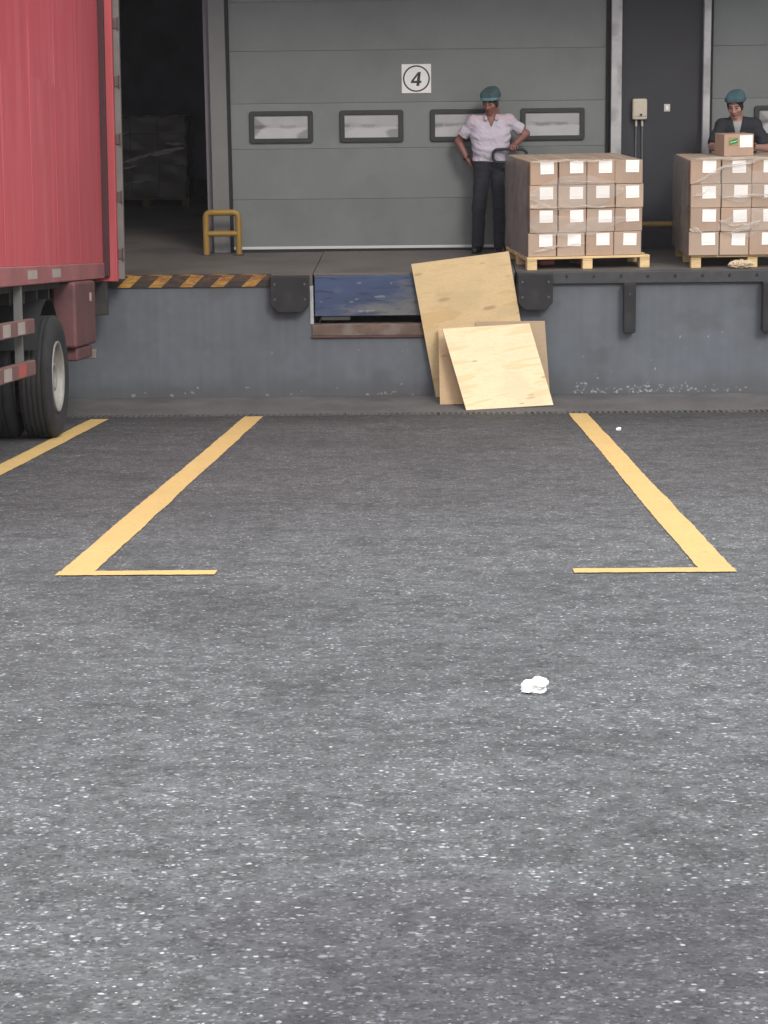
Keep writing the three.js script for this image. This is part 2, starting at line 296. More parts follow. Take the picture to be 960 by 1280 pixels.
{ // dock leveller: deck plate, hanging lip, rusty sill
  const t = thing('dock_leveler', 'blue steel dock leveller with scuffed hanging lip and rusty sill', 'dock leveller', [0, 0.6, 0]);
  const pitch = colTex(512, 256, 2.05, (u, v) => {
    const n = fbm(u * 8, v * 5, 8, 5, 191, 5), f = fbm(u * 60, v * 30, 60, 30, 195, 3);
    const w = sstep(0.28, 0.62, u * 0.75 + (1 - v) * 0.28 + 0.6 * (n - 0.5)), sc = sstep(0.8, 0.86, fbm(u * 26, v * 9, 26, 9, 197, 2) + 0.12 * (f - 0.5));
    let c = mix(mul([0.046, 0.07, 0.142], 0.85 + 0.5 * (n - 0.3)), mul([0.14, 0.142, 0.132], 0.8 + 0.4 * f), w * 0.9);
    c = mix(c, [0.03, 0.03, 0.035], 0.6 * sstep(0.66, 0.74, fbm(u * 12, v * 20, 12, 20, 199, 4)));
    return mix(c, [0.3, 0.32, 0.36], sc * 0.4);
  }, 0.42);
  pitch.offset.set(-RX0 / 2.05, -0.22 / 0.42);
  add('lip', [box(RX0 + 0.02, RX1 - 0.02, 0.215, 0.62, -0.035, -0.012, 0.006)], std({ map: pitch, roughness: 0.5 }), t);
  add('hinge', cyl(V(RX0 + 0.02, 0.622, -0.03), V(RX1 - 0.02, 0.622, -0.03), 0.016), M.edge, t);
  add('deck_plate', box(RX0 + 0.012, RX1 - 0.012, 0.628, 0.645, -2.28, -0.02), M.floor, t);
  add('lip_keeper', [box(-1.17, -0.88, 0.17, 0.215, -0.12, -0.03, 0.006)], M.edge, t);
  add('lip_keeper', [box(0.35, 0.62, 0.17, 0.215, -0.12, -0.03, 0.006)], M.edge, t);
  const rust = mottled([0.13, 0.088, 0.068], 0.35, [0.2, 0.17, 0.15], 0.7, 0.9, 205, { roughness: 0.8 });
  add('sill', [box(RX0 - 0.01, RX1 + 0.01, 0.02, 0.135, -0.12, 0.02, 0.006)], rust, t);
  add('sill_flange', [box(RX0 - 0.02, RX1 + 0.02, 0.0, 0.019, -0.1, 0.028, 0.003)], mottled([0.1, 0.05, 0.038], 0.3, [0.05, 0.03, 0.025], 0.6, 0.6, 207), t);
  add('pit_edge', [box(RX0 - 0.028, RX0 + 0.006, 0.137, 0.52, -0.1, 0.01, 0.004)], M.galv, t);
}
// facade: wall between the doors, beyond, above
const TOP = 5.5;
{
  const t = thing('warehouse_wall', 'dark painted warehouse wall between and above the dock doors', 'wall', [0, DT, DZ]);
  const wall = (x0, x1, y0, y1) => box(x0, x1, y0 - DT, y1 - DT, -0.3, 0.02);
  add('wall_panel', [wall(2.0, 2.88, DT, TOP), wall(7.1, 30, DT, TOP), wall(-30, -7.0, DT, TOP)], M.darkWall, t);
  add('lintel', [wall(-7.0, 2.0, 4.95, TOP), wall(2.88, 7.1, 4.95, TOP)], M.darkWall, t);
  add('upper_wall', [wall(-30, 30, TOP, 9)], M.post, t);
}
{ // canopy roof over the dock, above the picture
  const t = thing('dock_canopy', 'steel canopy roof sheltering the dock doors', 'canopy', [0, 5.75, DZ]);
  add('roof_sheet', box(-26, 26, 0, 0.12, 0.025, 3.0), M.galv, t);
  for (let x = -24; x <= 24; x += 4) add('rafter', box(x - 0.06, x + 0.06, -0.22, -0.002, 0.025, 2.9), M.post, t);
  add('fascia', box(-26, 26, -0.12, 0.2, 3.002, 3.06), M.post, t);
}
{ // dark open bay on the left
  const z1 = DZ - 12.5;
  structure(add('bay_interior_wall', [box(-2.52, -2.42, DT + 0.002, 5.0, z1, DZ - 0.05), box(-7.2, -7.1, DT + 0.002, 5.0, z1, DZ - 0.3), box(-7.2, -2.42, DT + 0.002, 5.0, z1 - 0.1, z1)], M.inner));
  structure(add('bay_ceiling', box(-7.2, -2.42, 5.0, 5.1, z1 - 0.1, DZ - 0.3), M.inner));
}
function post(name, x0, x1, z0, z1, mat, label) { const t = tag(add(name, box(x0, x1, DT + 0.002, 5.0, z0, z1, 0.006), mat), label, 'door post'); return t; }
post('door_post', -2.455, -2.275, DZ - 0.25, DZ + 0.05, M.post, 'grey steel door post behind the yellow guard frame');
post('door_post', 1.885, 1.998, DZ - 0.1, DZ + 0.12, M.galv, 'pale galvanised door post right of the numbered door');
post('door_post', 2.872, 2.948, DZ - 0.1, DZ + 0.12, M.galv, 'thin galvanised door post beside the cropped right door');

// sectional doors
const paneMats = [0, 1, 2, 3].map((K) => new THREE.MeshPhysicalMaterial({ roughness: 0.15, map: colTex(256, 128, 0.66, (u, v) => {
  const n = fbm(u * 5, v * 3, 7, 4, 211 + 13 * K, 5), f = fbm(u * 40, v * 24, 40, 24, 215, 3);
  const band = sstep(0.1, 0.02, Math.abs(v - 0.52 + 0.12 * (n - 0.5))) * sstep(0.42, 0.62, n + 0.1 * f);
  const corner = (K === 0 ? sstep(0.42, 0.3, u * 1.4 + Math.abs(v - 0.55) * 0.8 + 0.2 * (n - 0.5)) : K === 3 ? 0 : 0.3 * sstep(0.3, 0.2, u + Math.abs(v - 0.5) + 0.3 * (n - 0.5))) + (K < 2 ? sstep(0.24, 0.14, (1 - u) * 0.9 + Math.max(v - 0.3, 0) + 0.2 * (n - 0.5)) : 0);  // band and corner wedges are reflections painted into the pane colour
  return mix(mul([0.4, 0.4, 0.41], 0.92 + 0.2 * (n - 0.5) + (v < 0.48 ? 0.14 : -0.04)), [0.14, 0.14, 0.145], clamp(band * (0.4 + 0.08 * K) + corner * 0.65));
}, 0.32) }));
const frameGeo = (() => {
  const s = new THREE.Shape(), w = 0.341, h = 0.166, r = 0.025;
  const rect = (p, w, h, r) => { p.moveTo(-w + r, -h); p.lineTo(w - r, -h); p.quadraticCurveTo(w, -h, w, -h + r); p.lineTo(w, h - r); p.quadraticCurveTo(w, h, w - r, h); p.lineTo(-w + r, h); p.quadraticCurveTo(-w, h, -w, h - r); p.lineTo(-w, -h + r); p.quadraticCurveTo(-w, -h, -w + r, -h); };
  rect(s, w, h, r); const hole = new THREE.Path(); rect(hole, w - 0.042, h - 0.038, 0.012); s.holes.push(hole);
  return boxUV(new THREE.ExtrudeGeometry(s, { depth: 0.016, bevelSize: 0.006, bevelThickness: 0.008, bevelSegments: 2, curveSegments: 6 }));
})();
const numberTex = (() => {
  const n = 256, cv = document.createElement('canvas'); cv.width = cv.height = n; const c = cv.getContext('2d');
  c.fillStyle = '#dcdcda'; c.fillRect(0, 0, n, n); c.strokeStyle = '#26282a'; c.lineWidth = 13; c.beginPath(); c.arc(n / 2, n / 2, 111, 0, 7); c.stroke();
  c.fillStyle = '#26282a'; c.font = 'bold 172px sans-serif'; c.textAlign = 'center'; c.textBaseline = 'middle'; c.save(); c.translate(n / 2, n / 2 + 5); c.transform(1, 0, -0.12, 1, 0, 0); c.fillText('4', 2, 0); c.restore();
  const t = new THREE.CanvasTexture(cv); t.colorSpace = THREE.SRGBColorSpace; return t;
})();
function sectional(x0, x1, firstWindow, label, number) {
  const t = thing('sectional_door', label, 'dock door', [(x0 + x1) / 2, DT, DZ]), w = (x1 - x0) / 2;
  const ys = [0.03, 0.575, 1.122, 1.61, 2.17, 2.69, 3.22, 3.74];
  for (let i = 0; i < ys.length - 1; i++) {
    const p = add('door_panel', [box(-w, w, ys[i] + 0.0012, ys[i + 1] - 0.0012, -0.06, -0.005 + 0.0005 * (i % 2), 0.005)], M.door[i % 3], t);
    add('tongue_joint', box(-w + 0.002, w - 0.002, ys[i + 1] - 0.012, ys[i + 1] + 0.012, -0.05, -0.0105), M.post, p);
    if (i === 2) for (let k = 0; k < 4; k++) {
      const cx = firstWindow + k * 0.984 - (x0 + x1) / 2; if (cx + 0.4 > w) break;
      const f = add('window_frame', frameGeo, M.frame, t); f.position.set(cx, 1.36, -0.002);
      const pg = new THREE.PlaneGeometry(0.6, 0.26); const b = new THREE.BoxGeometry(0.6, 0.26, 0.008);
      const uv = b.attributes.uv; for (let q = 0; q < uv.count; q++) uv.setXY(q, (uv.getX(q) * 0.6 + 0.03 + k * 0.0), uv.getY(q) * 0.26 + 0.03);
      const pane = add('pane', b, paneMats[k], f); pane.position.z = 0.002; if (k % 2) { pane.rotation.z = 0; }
    }
  }
  add('bottom_seal', box(-w, w, 0.004, 0.03, -0.05, 0.0), M.seal, t);
  add('bottom_rail', box(-w, w, 0.032, 0.062, -0.004, 0.006, 0.003), std({ color: [0.5, 0.51, 0.5], roughness: 0.5 }), t);
  if (number) {
    const g = new THREE.BoxGeometry(0.318, 0.308, 0.003), s = add('number_sign', g, [M.white, M.white, M.white, M.white, std({ map: numberTex, roughness: 0.5 }), M.white], t);
    s.position.set(-0.213 - (x0 + x1) / 2, 3.102 - DT, 0.0); s.userData.label = 'white square sign with the number 4 in a black circle';
  }
  return t;
}
sectional(-2.24, 1.84, -1.69, 'closed grey sectional dock door bearing the number 4 sign and four windows', true);
sectional(2.985, 7.06, 3.79, 'closed grey sectional dock door behind the capped worker in black', false);
for (const [x, w] of [[-2.258, 0.034], [1.862, 0.042], [2.966, 0.034]]) tag(add('door_seal', box(x - w / 2, x + w / 2, DT + 0.003, 5.0, DZ - 0.08, DZ + 0.03), M.seal), x < 0 ? 'black seal strip down the left edge of the numbered door' : x < 2 ? 'black seal strip between the numbered door and its pale post' : 'black seal strip beside the cropped right door', 'door seal');
{ // control box, switch
  const t = thing('control_box', 'cream electrical control box with two cables on the dark wall', 'electrical box', [2.198, 2.638, DZ + 0.02]);
  const cream = mottled([0.5, 0.46, 0.37], 0.08, [0.35, 0.32, 0.26], 0.4, 0.4, 221, { roughness: 0.5 });
  add('casing', box(-0.079, 0.079, 0, 0.224, 0, 0.08, 0.018), cream, t);
  add('cover_seam', box(-0.07, 0.07, 0.035, 0.04, 0.08, 0.0812), M.post, t);
  add('knob', cyl(V(0.012, 0.055, 0.08), V(0.012, 0.055, 0.1), 0.012), M.black, t);
  add('cable', tube([V(-0.035, 0.0, 0.03), V(-0.036, -0.3, 0.02), V(-0.03, -0.7, 0.015), V(-0.03, -1.38, 0.015)], 0.007), M.post, t);
  add('cable', tube([V(0.03, 0.0, 0.03), V(0.032, -0.3, 0.02), V(0.04, -0.7, 0.015), V(0.04, -1.38, 0.015)], 0.007), M.post, t);
  add('cable_gland', cyl(V(-0.035, -0.07, 0.03), V(-0.035, 0.0, 0.03), 0.012), cream, t); add('cable_gland', cyl(V(0.03, -0.07, 0.03), V(0.03, 0, 0.03), 0.012), cream, t);
  const s = thing('wall_switch', 'tiny pale switch plate right of the control box', 'switch', [2.497, 2.72, DZ + 0.02]);
  add('plate', box(-0.033, 0.033, 0, 0.08, 0, 0.012, 0.005), std({ color: [0.5, 0.49, 0.46], roughness: 0.5 }), s);
  add('rocker', box(-0.014, 0.014, 0.02, 0.06, 0.012, 0.018, 0.003), M.white, s);
}
{ // yellow guards
  const t = thing('safety_barrier', 'small yellow tubular guard frame before the grey door post', 'safety barrier', [-2.338, DT, -2.02]);
  const r = 0.034, w = 0.178;
  add('hoop', tube([V(-w, 0, 0), V(-w, 0.2, 0), V(-w, 0.4, 0), V(-w + 0.012, 0.447, 0), V(-w + 0.05, 0.462, 0), V(0, 0.463, 0), V(w - 0.05, 0.462, 0), V(w - 0.012, 0.447, 0), V(w, 0.4, 0), V(w, 0.2, 0), V(w, 0, 0)], r, 120, 14), M.yellow, t);
  add('cross_bar', cyl(V(-w, 0.235, 0), V(w, 0.235, 0), r * 0.92), M.yellow, t);
  for (const s of [-1, 1]) add('base_plate', box(s * w - 0.06, s * w + 0.06, 0.001, 0.012, -0.06, 0.06, 0.003), M.edge, t);
  const q = thing('guard_rail', 'low yellow guard rail seen between the two pallets of cartons', 'guard rail', [2.42, DT, -1.98]);
  add('rail', [cyl(V(-0.45, 0.29, 0), V(0.4, 0.29, 0), 0.034)], M.yellow, q);
  for (const s of [-0.43, 0.38]) { add('leg', cyl(V(s, 0, 0), V(s, 0.29, 0), 0.034), M.yellow, q); }
}

// ---------------------------------------------------------------- plywood sheets
function ply(corners, thick, tone, s, label) { // BL, BR, TR, TL of the front face
  const [bl, br, tr, tl] = corners.map((c) => V(...c)), n = br.clone().sub(bl).cross(tl.clone().sub(bl)).normalize().multiplyScalar(thick);
  const o = bl.clone(), t = thing('plywood_sheet', label, 'plywood', o.toArray());
  const q = [bl, br, tr, tl].map((c) => c.clone().sub(o)), b = q.map((c) => c.clone().sub(n));
  const ux = q[1].clone().normalize(), uy = q[3].clone().normalize();
  const face = (l) => { const g = new THREE.BufferGeometry(), p = [], uv = []; for (const i of [0, 1, 2, 0, 2, 3]) { p.push(...l[i].toArray()); uv.push(l[i].dot(ux), l[i].dot(uy)); } g.setAttribute('position', new THREE.Float32BufferAttribute(p, 3)); g.setAttribute('uv', new THREE.Float32BufferAttribute(uv, 2)); g.computeVertexNormals(); return g; };
  const tex = plywood(tone, s); tex.rotation = rr(-0.04, 0.04);
  add('board', [face(q), face([b[1], b[0], b[3], b[2]])], std({ map: tex, roughness: 0.72 }), t);
  const e = std({ color: mul(tone, 0.55), roughness: 0.9 }), layers = [];
  for (let k = 0; k < 3; k++) { // plies seen on the edges
    const f0 = k / 3, f1 = (k + 1) / 3, at = (i, f) => q[i].clone().lerp(b[i], f), l = [];
    for (let i = 0; i < 4; i++) { const j = (i + 1) % 4; l.push(face([at(i, f1), at(j, f1), at(j, f0), at(i, f0)].map((v) => v))); }
    layers.push(l);
    add('ply_layer', l, k === 1 ? e : std({ color: mul(tone, 0.85), roughness: 0.9 }), t);
  }
  return t;
}
ply([[-0.024, 0.003, 0.131], [0.939, 0.104, 0.154], [0.71, 1.456, 0.066], [-0.261, 1.336, 0.044]], 0.014, [0.62, 0.465, 0.255], 301, 'large tall plywood sheet with dark grain, leaning tilted at the back of the stack');
ply([[0.016, 0.003, 0.572], [0.394, 0.008, 0.565], [0.397, 0.75, 0.143], [0.005, 0.708, 0.167]], 0.012, [0.5, 0.35, 0.2], 311, 'tan plywood strip showing only left of the palest front sheet');
ply([[0.413, 0.003, 0.405], [1.114, 0.003, 0.357], [1.067, 0.764, 0.116], [0.373, 0.768, 0.156]], 0.012, [0.36, 0.26, 0.165], 321, 'greyish brown plywood sheet peeking out right behind the palest sheet');
ply([[0.271, 0.003, 0.916], [1.127, 0.014, 0.713], [0.913, 0.749, 0.174], [0.045, 0.729, 0.384]], 0.014, [0.7, 0.57, 0.365], 331, 'palest square plywood sheet leaning back in front of the others');

// ---------------------------------------------------------------- pallets of cartons
const labelTex = (() => {
  const cv = document.createElement('canvas'); cv.width = cv.height = 64; const c = cv.getContext('2d'); c.fillStyle = '#f4f1ec'; c.fillRect(0, 0, 64, 64);
  c.fillStyle = 'rgba(120,120,135,0.1)'; for (let i = 0; i < 5; i++) c.fillRect(6, 8 + i * 7, 30 + (i * 13) % 22, 2.5); c.fillRect(6, 46, 52, 10);
  const t = new THREE.CanvasTexture(cv); t.colorSpace = THREE.SRGBColorSpace; return t;
})();
const labelMat = std({ map: labelTex, roughness: 0.6 });
const cartonGeo = [0, 1, 2].map((k) => { // slightly bulged, soft edges
  const g = new RoundedBoxGeometry(1, 1, 1, 4, 0.02), p = g.attributes.position;
  for (let i = 0; i < p.count; i++) { const x = p.getX(i), y = p.getY(i), z = p.getZ(i), b = 0.012 * (1 + 0.5 * k); p.setXYZ(i, x + Math.sign(x) * (Math.abs(x) > 0.45 ? b * (0.25 - y * y) * (k === 1 ? -1 : 1) : 0), y, z + (Math.abs(z) > 0.45 ? b * Math.sign(z) * (0.25 - x * x) * (0.25 - y * y) * 4 : 0)); }
  g.computeVertexNormals(); return g;
});
function carton(pos, turn, w, h, d, k, label, group, lab) {
  const t = thing('carton', label, 'carton', pos, group); t.rotation.y = turn;
  const g = boxUV(cartonGeo[k % 3].clone().scale(w, h, d), [k * 0.37, k * 0.23]); g.translate(0, h / 2, 0);
  add('body', g, M.carton[k % 4], t);
  add('tape', box(-0.028, 0.028, h + 0.0004, h + 0.0014, -d / 2 + 0.02, d / 2 - 0.004), M.tape, t);
  if (lab) { const b = new THREE.BoxGeometry(0.136, 0.122, 0.0016), m = add('label', b, labelMat, t); m.position.set(lab[0], h - 0.062 + lab[1], d / 2 + 0.0034); m.rotation.z = lab[2]; }
  return t;
}
function pallet(pos, turn, label, w = 1.26, d = 1.25) {
  const t = thing('wooden_pallet', label, 'pallet', pos, 'wooden pallets on the dock'); t.rotation.y = turn;
  for (let i = 0; i < 6; i++) { const z = -d + 0.06 + i * (d - 0.12) / 5; add('deck_board', box(-w / 2, w / 2, 0.106, 0.128, z - 0.055, z + 0.055, 0.004), M.woodMat[i % 3], t); }
  for (const x of [-w / 2 + 0.052, -0.01, w / 2 - 0.052]) {
    add('stringer_board', box(x - 0.05, x + 0.05, 0.086, 0.104, -d, 0, 0.003), M.woodMat[1], t);
    for (const z of [-0.052, -d / 2, -d + 0.052]) add('block', box(x - 0.05, x + 0.05, 0.001, 0.085, z - 0.05, z + 0.05, 0.005), M.woodMat[z > -0.1 ? 2 : 0], t);
  }
  return t;
}
const rows = ['bottom', 'second lowest', 'second highest', 'top'], colsA = ['leftmost', 'second from left', 'third from left', 'rightmost'];
function load(front, turn, cols, cw, depth, ch, name, mids, where) {
  const c = Math.cos(turn), s = Math.sin(turn), P = (x, y, z) => [front[0] + x * c + z * s, DT + y, front[2] - x * s + z * c];
  let n = 0;
  for (let r = 0; r < 4; r++) for (let i = 0; i < cols; i++) for (let k = 0; k < 2; k++) {
    if (k === 1 && r < 3 && i > 0) continue;
    const jx = rr(-0.006, 0.006), jz = rr(-0.01, 0.008), w = cw - rr(0.004, 0.012), sl = r === 0 ? -0.012 : 0;
    const label = k === 0 ? `carton with white label, ${rows[r]} row, ${mids[i]}, on ${where}` : i === 0 ? `unlabelled carton on the shaded left side, ${rows[r]} row, of ${where}` : `${mids[i]} carton in the top back row of ${where}`;
    carton(P((i + 0.5) * cw + jx + sl, 0.13 + r * (ch + 0.0015), -depth / 2 - k * (depth + 0.006) + jz), turn + rr(-0.012, 0.012), w, ch - 0.001, depth, n++, label, 'cartons stacked on ' + where, k === 0 ? [cw * rr(0.06, 0.16), rr(-0.008, 0.004) - (r < 3 ? 0.012 : 0), rr(-0.03, 0.03)] : null);
  }
  return P;
}
// thin stretch film, pulled into bands and bunched strands
const filmMat = new THREE.MeshPhysicalMaterial({ color: new THREE.Color().setRGB(0.72, 0.68, 0.64), roughness: 0.25, transparent: true, opacity: 0.17, clearcoat: 0.6, clearcoatRoughness: 0.2, side: THREE.DoubleSide });
const strandMat = new THREE.MeshPhysicalMaterial({ color: new THREE.Color().setRGB(0.66, 0.58, 0.5), roughness: 0.3, transparent: true, opacity: 0.42, clearcoat: 0.5, side: THREE.DoubleSide });
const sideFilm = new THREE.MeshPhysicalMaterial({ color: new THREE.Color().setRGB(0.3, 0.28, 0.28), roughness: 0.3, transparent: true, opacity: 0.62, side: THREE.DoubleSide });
// crinkled ribbon between two points in a plane; up = widening direction, out = away from the load
function ribbon(a, b, wa, wb, up, out, s, n = 40, m = 8, amp = 0.006, even = 0) {
  const p = [], uv = [], ix = [], d = b.clone().sub(a);
  for (let i = 0; i <= n; i++) for (let j = 0; j <= m; j++) {
    const f = i / n, g = j / m - 0.5, w = even ? wa : (wa + (wb - wa) * f) * (0.8 + 0.5 * vnoise(f * 6, 3, 999, 999, s)) * Math.pow(Math.sin(Math.PI * clamp(f, 0.02, 0.98)), 0.5);
    const q = a.clone().addScaledVector(d, f).addScaledVector(up, g * w + (even ? 0 : 0.02) * (vnoise(f * 5, 1, 999, 999, s + 2) - 0.5)).addScaledVector(out, amp * (0.3 + 2 * vnoise(f * 9 + g * 4, g * 10 + 30, 999, 999, s + 4)));
    p.push(q.x, q.y, q.z); uv.push(f, g);
  }
  for (let i = 0; i < n; i++) for (let j = 0; j < m; j++) { const k = i * (m + 1) + j; ix.push(k, k + m + 1, k + 1, k + 1, k + m + 1, k + m + 2); }
  const G = new THREE.BufferGeometry(); G.setAttribute('position', new THREE.Float32BufferAttribute(p, 3)); G.setAttribute('uv', new THREE.Float32BufferAttribute(uv, 2)); G.setIndex(ix); G.computeVertexNormals(); return G;
}
function wrap(P, W_, D_, label, strands, turn) {
  const t = thing('stretch_wrap', label, 'stretch film', [0, 0, 0], undefined), L = (x, y, z) => V(...P(x, y, z));
  const out = V(Math.sin(turn), 0, Math.cos(turn)), left = V(-Math.cos(turn), 0, Math.sin(turn)), up = V(0, 1, 0);
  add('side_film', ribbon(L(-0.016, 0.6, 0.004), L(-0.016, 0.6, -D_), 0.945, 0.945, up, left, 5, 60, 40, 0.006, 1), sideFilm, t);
  for (const [x0, y0, x1, y1, w0, w1, k] of strands) add(k ? 'film_band' : 'film_strand', ribbon(L(x0, y0, 0.018), L(x1, y1, 0.018), w0, w1, up, out, Math.floor(x0 * 100 + y0 * 1000) + 7), k ? filmMat : strandMat, t);
  return t;
}
const TURN = 0.14;
pallet([1.525, DT, -0.235], TURN, 'pale wooden pallet under the carton stack nearer the plywood');
const PA = load([0.925, 0, -0.185], TURN, 4, 0.291, 0.655, 0.2365, 'a', colsA, 'the pallet beside the man');
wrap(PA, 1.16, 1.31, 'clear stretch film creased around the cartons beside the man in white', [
  [0.0, 0.645, 0.34, 0.625, 0.05, 0.02, 0], [0.3, 0.63, 0.95, 0.625, 0.02, 0.016, 0], [0.05, 0.19, 0.34, 0.245, 0.05, 0.016, 0], [0.28, 0.235, 0.62, 0.262, 0.022, 0.008, 0], [0.3, 0.88, 0.9, 0.87, 0.02, 0.014, 0],
  [0.0, 0.75, 0.95, 0.78, 0.3, 0.26, 1], [0.0, 0.46, 0.6, 0.42, 0.26, 0.2, 1], [0.25, 0.36, 1.0, 0.5, 0.16, 0.12, 1], [0.0, 1.075, 0.9, 1.085, 0.035, 0.02, 0]], TURN);
pallet([3.18, DT, -0.235], 0.025, 'pale wooden pallet at the right edge with crumpled film beneath');
const PB = load([2.53, 0, -0.185], 0.025, 4, 0.306, 0.6, 0.2355, 'b', colsA, 'the right edge pallet');
wrap(PB, 1.22, 1.2, 'clear stretch film creased around the cartons before the worker in black', [
  [0.0, 0.84, 0.34, 1.02, 0.03, 0.04, 0], [0.25, 0.99, 0.75, 1.1, 0.05, 0.03, 0], [0.03, 0.72, 0.16, 0.77, 0.03, 0.02, 0], [-0.01, 0.395, 0.14, 0.37, 0.05, 0.03, 0], [0.28, 0.47, 0.62, 0.43, 0.05, 0.035, 0], [0.4, 0.36, 0.7, 0.46, 0.03, 0.06, 0],
  [0.1, 0.86, 0.9, 0.83, 0.26, 0.34, 1], [0.28, 0.42, 0.95, 0.5, 0.2, 0.26, 1], [0.0, 1.085, 1.0, 1.09, 0.03, 0.03, 0], [0.3, 0.7, 0.9, 0.74, 0.03, 0.02, 0]], 0.025);
{ // carton the worker handles: green mark and white label
  const t = carton([3.06, DT + 1.077, -0.98], 0.2, 0.315, 0.222, 0.3, 3, 'single carton with green mark and white label on top of the right stack', undefined, [0.075, -0.012, 0.01]);
  const cv = document.createElement('canvas'); cv.width = 96; cv.height = 72; const c = cv.getContext('2d'); c.fillStyle = '#a5825f'; c.fillRect(0, 0, 96, 72);
  c.fillStyle = '#1d7a3f'; c.beginPath(); c.moveTo(6, 30); c.lineTo(90, 6); c.lineTo(92, 50); c.lineTo(8, 68); c.fill();
  c.strokeStyle = '#cfe3cf'; c.lineWidth = 6; c.beginPath(); c.moveTo(18, 48); c.bezierCurveTo(36, 30, 50, 50, 84, 26); c.stroke();
  const x = new THREE.CanvasTexture(cv); x.colorSpace = THREE.SRGBColorSpace;
  const g = add('printed_mark', new THREE.BoxGeometry(0.1, 0.082, 0.0012), std({ map: x, roughness: 0.6 }), t); g.position.set(-0.062, 0.148, 0.1532);
}
{ // crumpled film caught under the right pallet
  const g = new THREE.IcosahedronGeometry(1, 16), p = g.attributes.position, v = V();
  for (let i = 0; i < p.count; i++) { v.fromBufferAttribute(p, i); const n = Math.abs(vnoise(v.x * 3 + 40, v.y * 3 + v.z * 4 + 40, 999, 999, 241) - 0.5) + 0.4 * Math.abs(vnoise(v.x * 8 + 40, v.z * 8 + v.y * 7 + 40, 999, 999, 243) - 0.5); v.multiplyScalar(0.75 + 0.8 * n); p.setXYZ(i, v.x * 0.13, v.y * 0.04, v.z * 0.06); }
  g.computeVertexNormals(); const m = add('crumpled_wrap', boxUV(g), std({ color: [0.5, 0.4, 0.27], roughness: 0.6 })); m.position.set(3.05, DT + 0.043, -0.16);
  tag(m, 'crumpled beige wrap stuffed under the right pallet between its blocks', 'crumpled wrap');
}
// hand pallet truck behind the left stack, its loop handle held by the man
{
  const t = thing('pallet_truck', 'hand pallet truck behind the left stack, black loop handle in the man\'s hand', 'pallet truck', [1.13, DT, -1.74]);
  const red = mottled([0.3, 0.05, 0.04], 0.2, [0.1, 0.05, 0.04], 0.5, 0.6, 251, { roughness: 0.5 });
  const hx = -0.34, hy = 1.115, hz = -0.11;
  add('pump', [cyl(V(0, 0.2, 0), V(0, 0.5, 0), 0.06), box(-0.14, 0.14, 0.16, 0.22, -0.05, 0.14, 0.01)], red, t);
  add('shaft', cyl(V(0, 0.3, -0.02), V(hx, hy - 0.13, hz + 0.02), 0.017), M.black, t);
  add('handle', tube([V(hx - 0.02, hy - 0.14, hz + 0.02), V(hx - 0.15, hy - 0.13, hz), V(hx - 0.185, hy - 0.1, hz), V(hx - 0.185, hy - 0.03, hz), V(hx - 0.15, hy, hz), V(hx, hy + 0.006, hz), V(hx + 0.13, hy, hz), V(hx + 0.17, hy - 0.03, hz), V(hx + 0.17, hy - 0.09, hz), V(hx + 0.13, hy - 0.13, hz), V(hx + 0.02, hy - 0.14, hz + 0.02)], 0.0155, 160, 12), M.black, t);
  for (const s of [-1, 1]) { const wg = cyl(V(s * 0.03, 0.1, 0), V(s * 0.085, 0.1, 0), 0.098, 0.098, 24); add('wheel', wg, M.rubber, t); }
  const f = new THREE.Quaternion().setFromAxisAngle(V(0, 1, 0), TURN);
  for (const s of [-1, 1]) { const g = box(s * 0.19 - 0.075, s * 0.19 + 0.075, 0.024, 0.078, 0.1, 1.3, 0.012); const m = add('fork', g, red, t); m.quaternion.copy(f); }
}
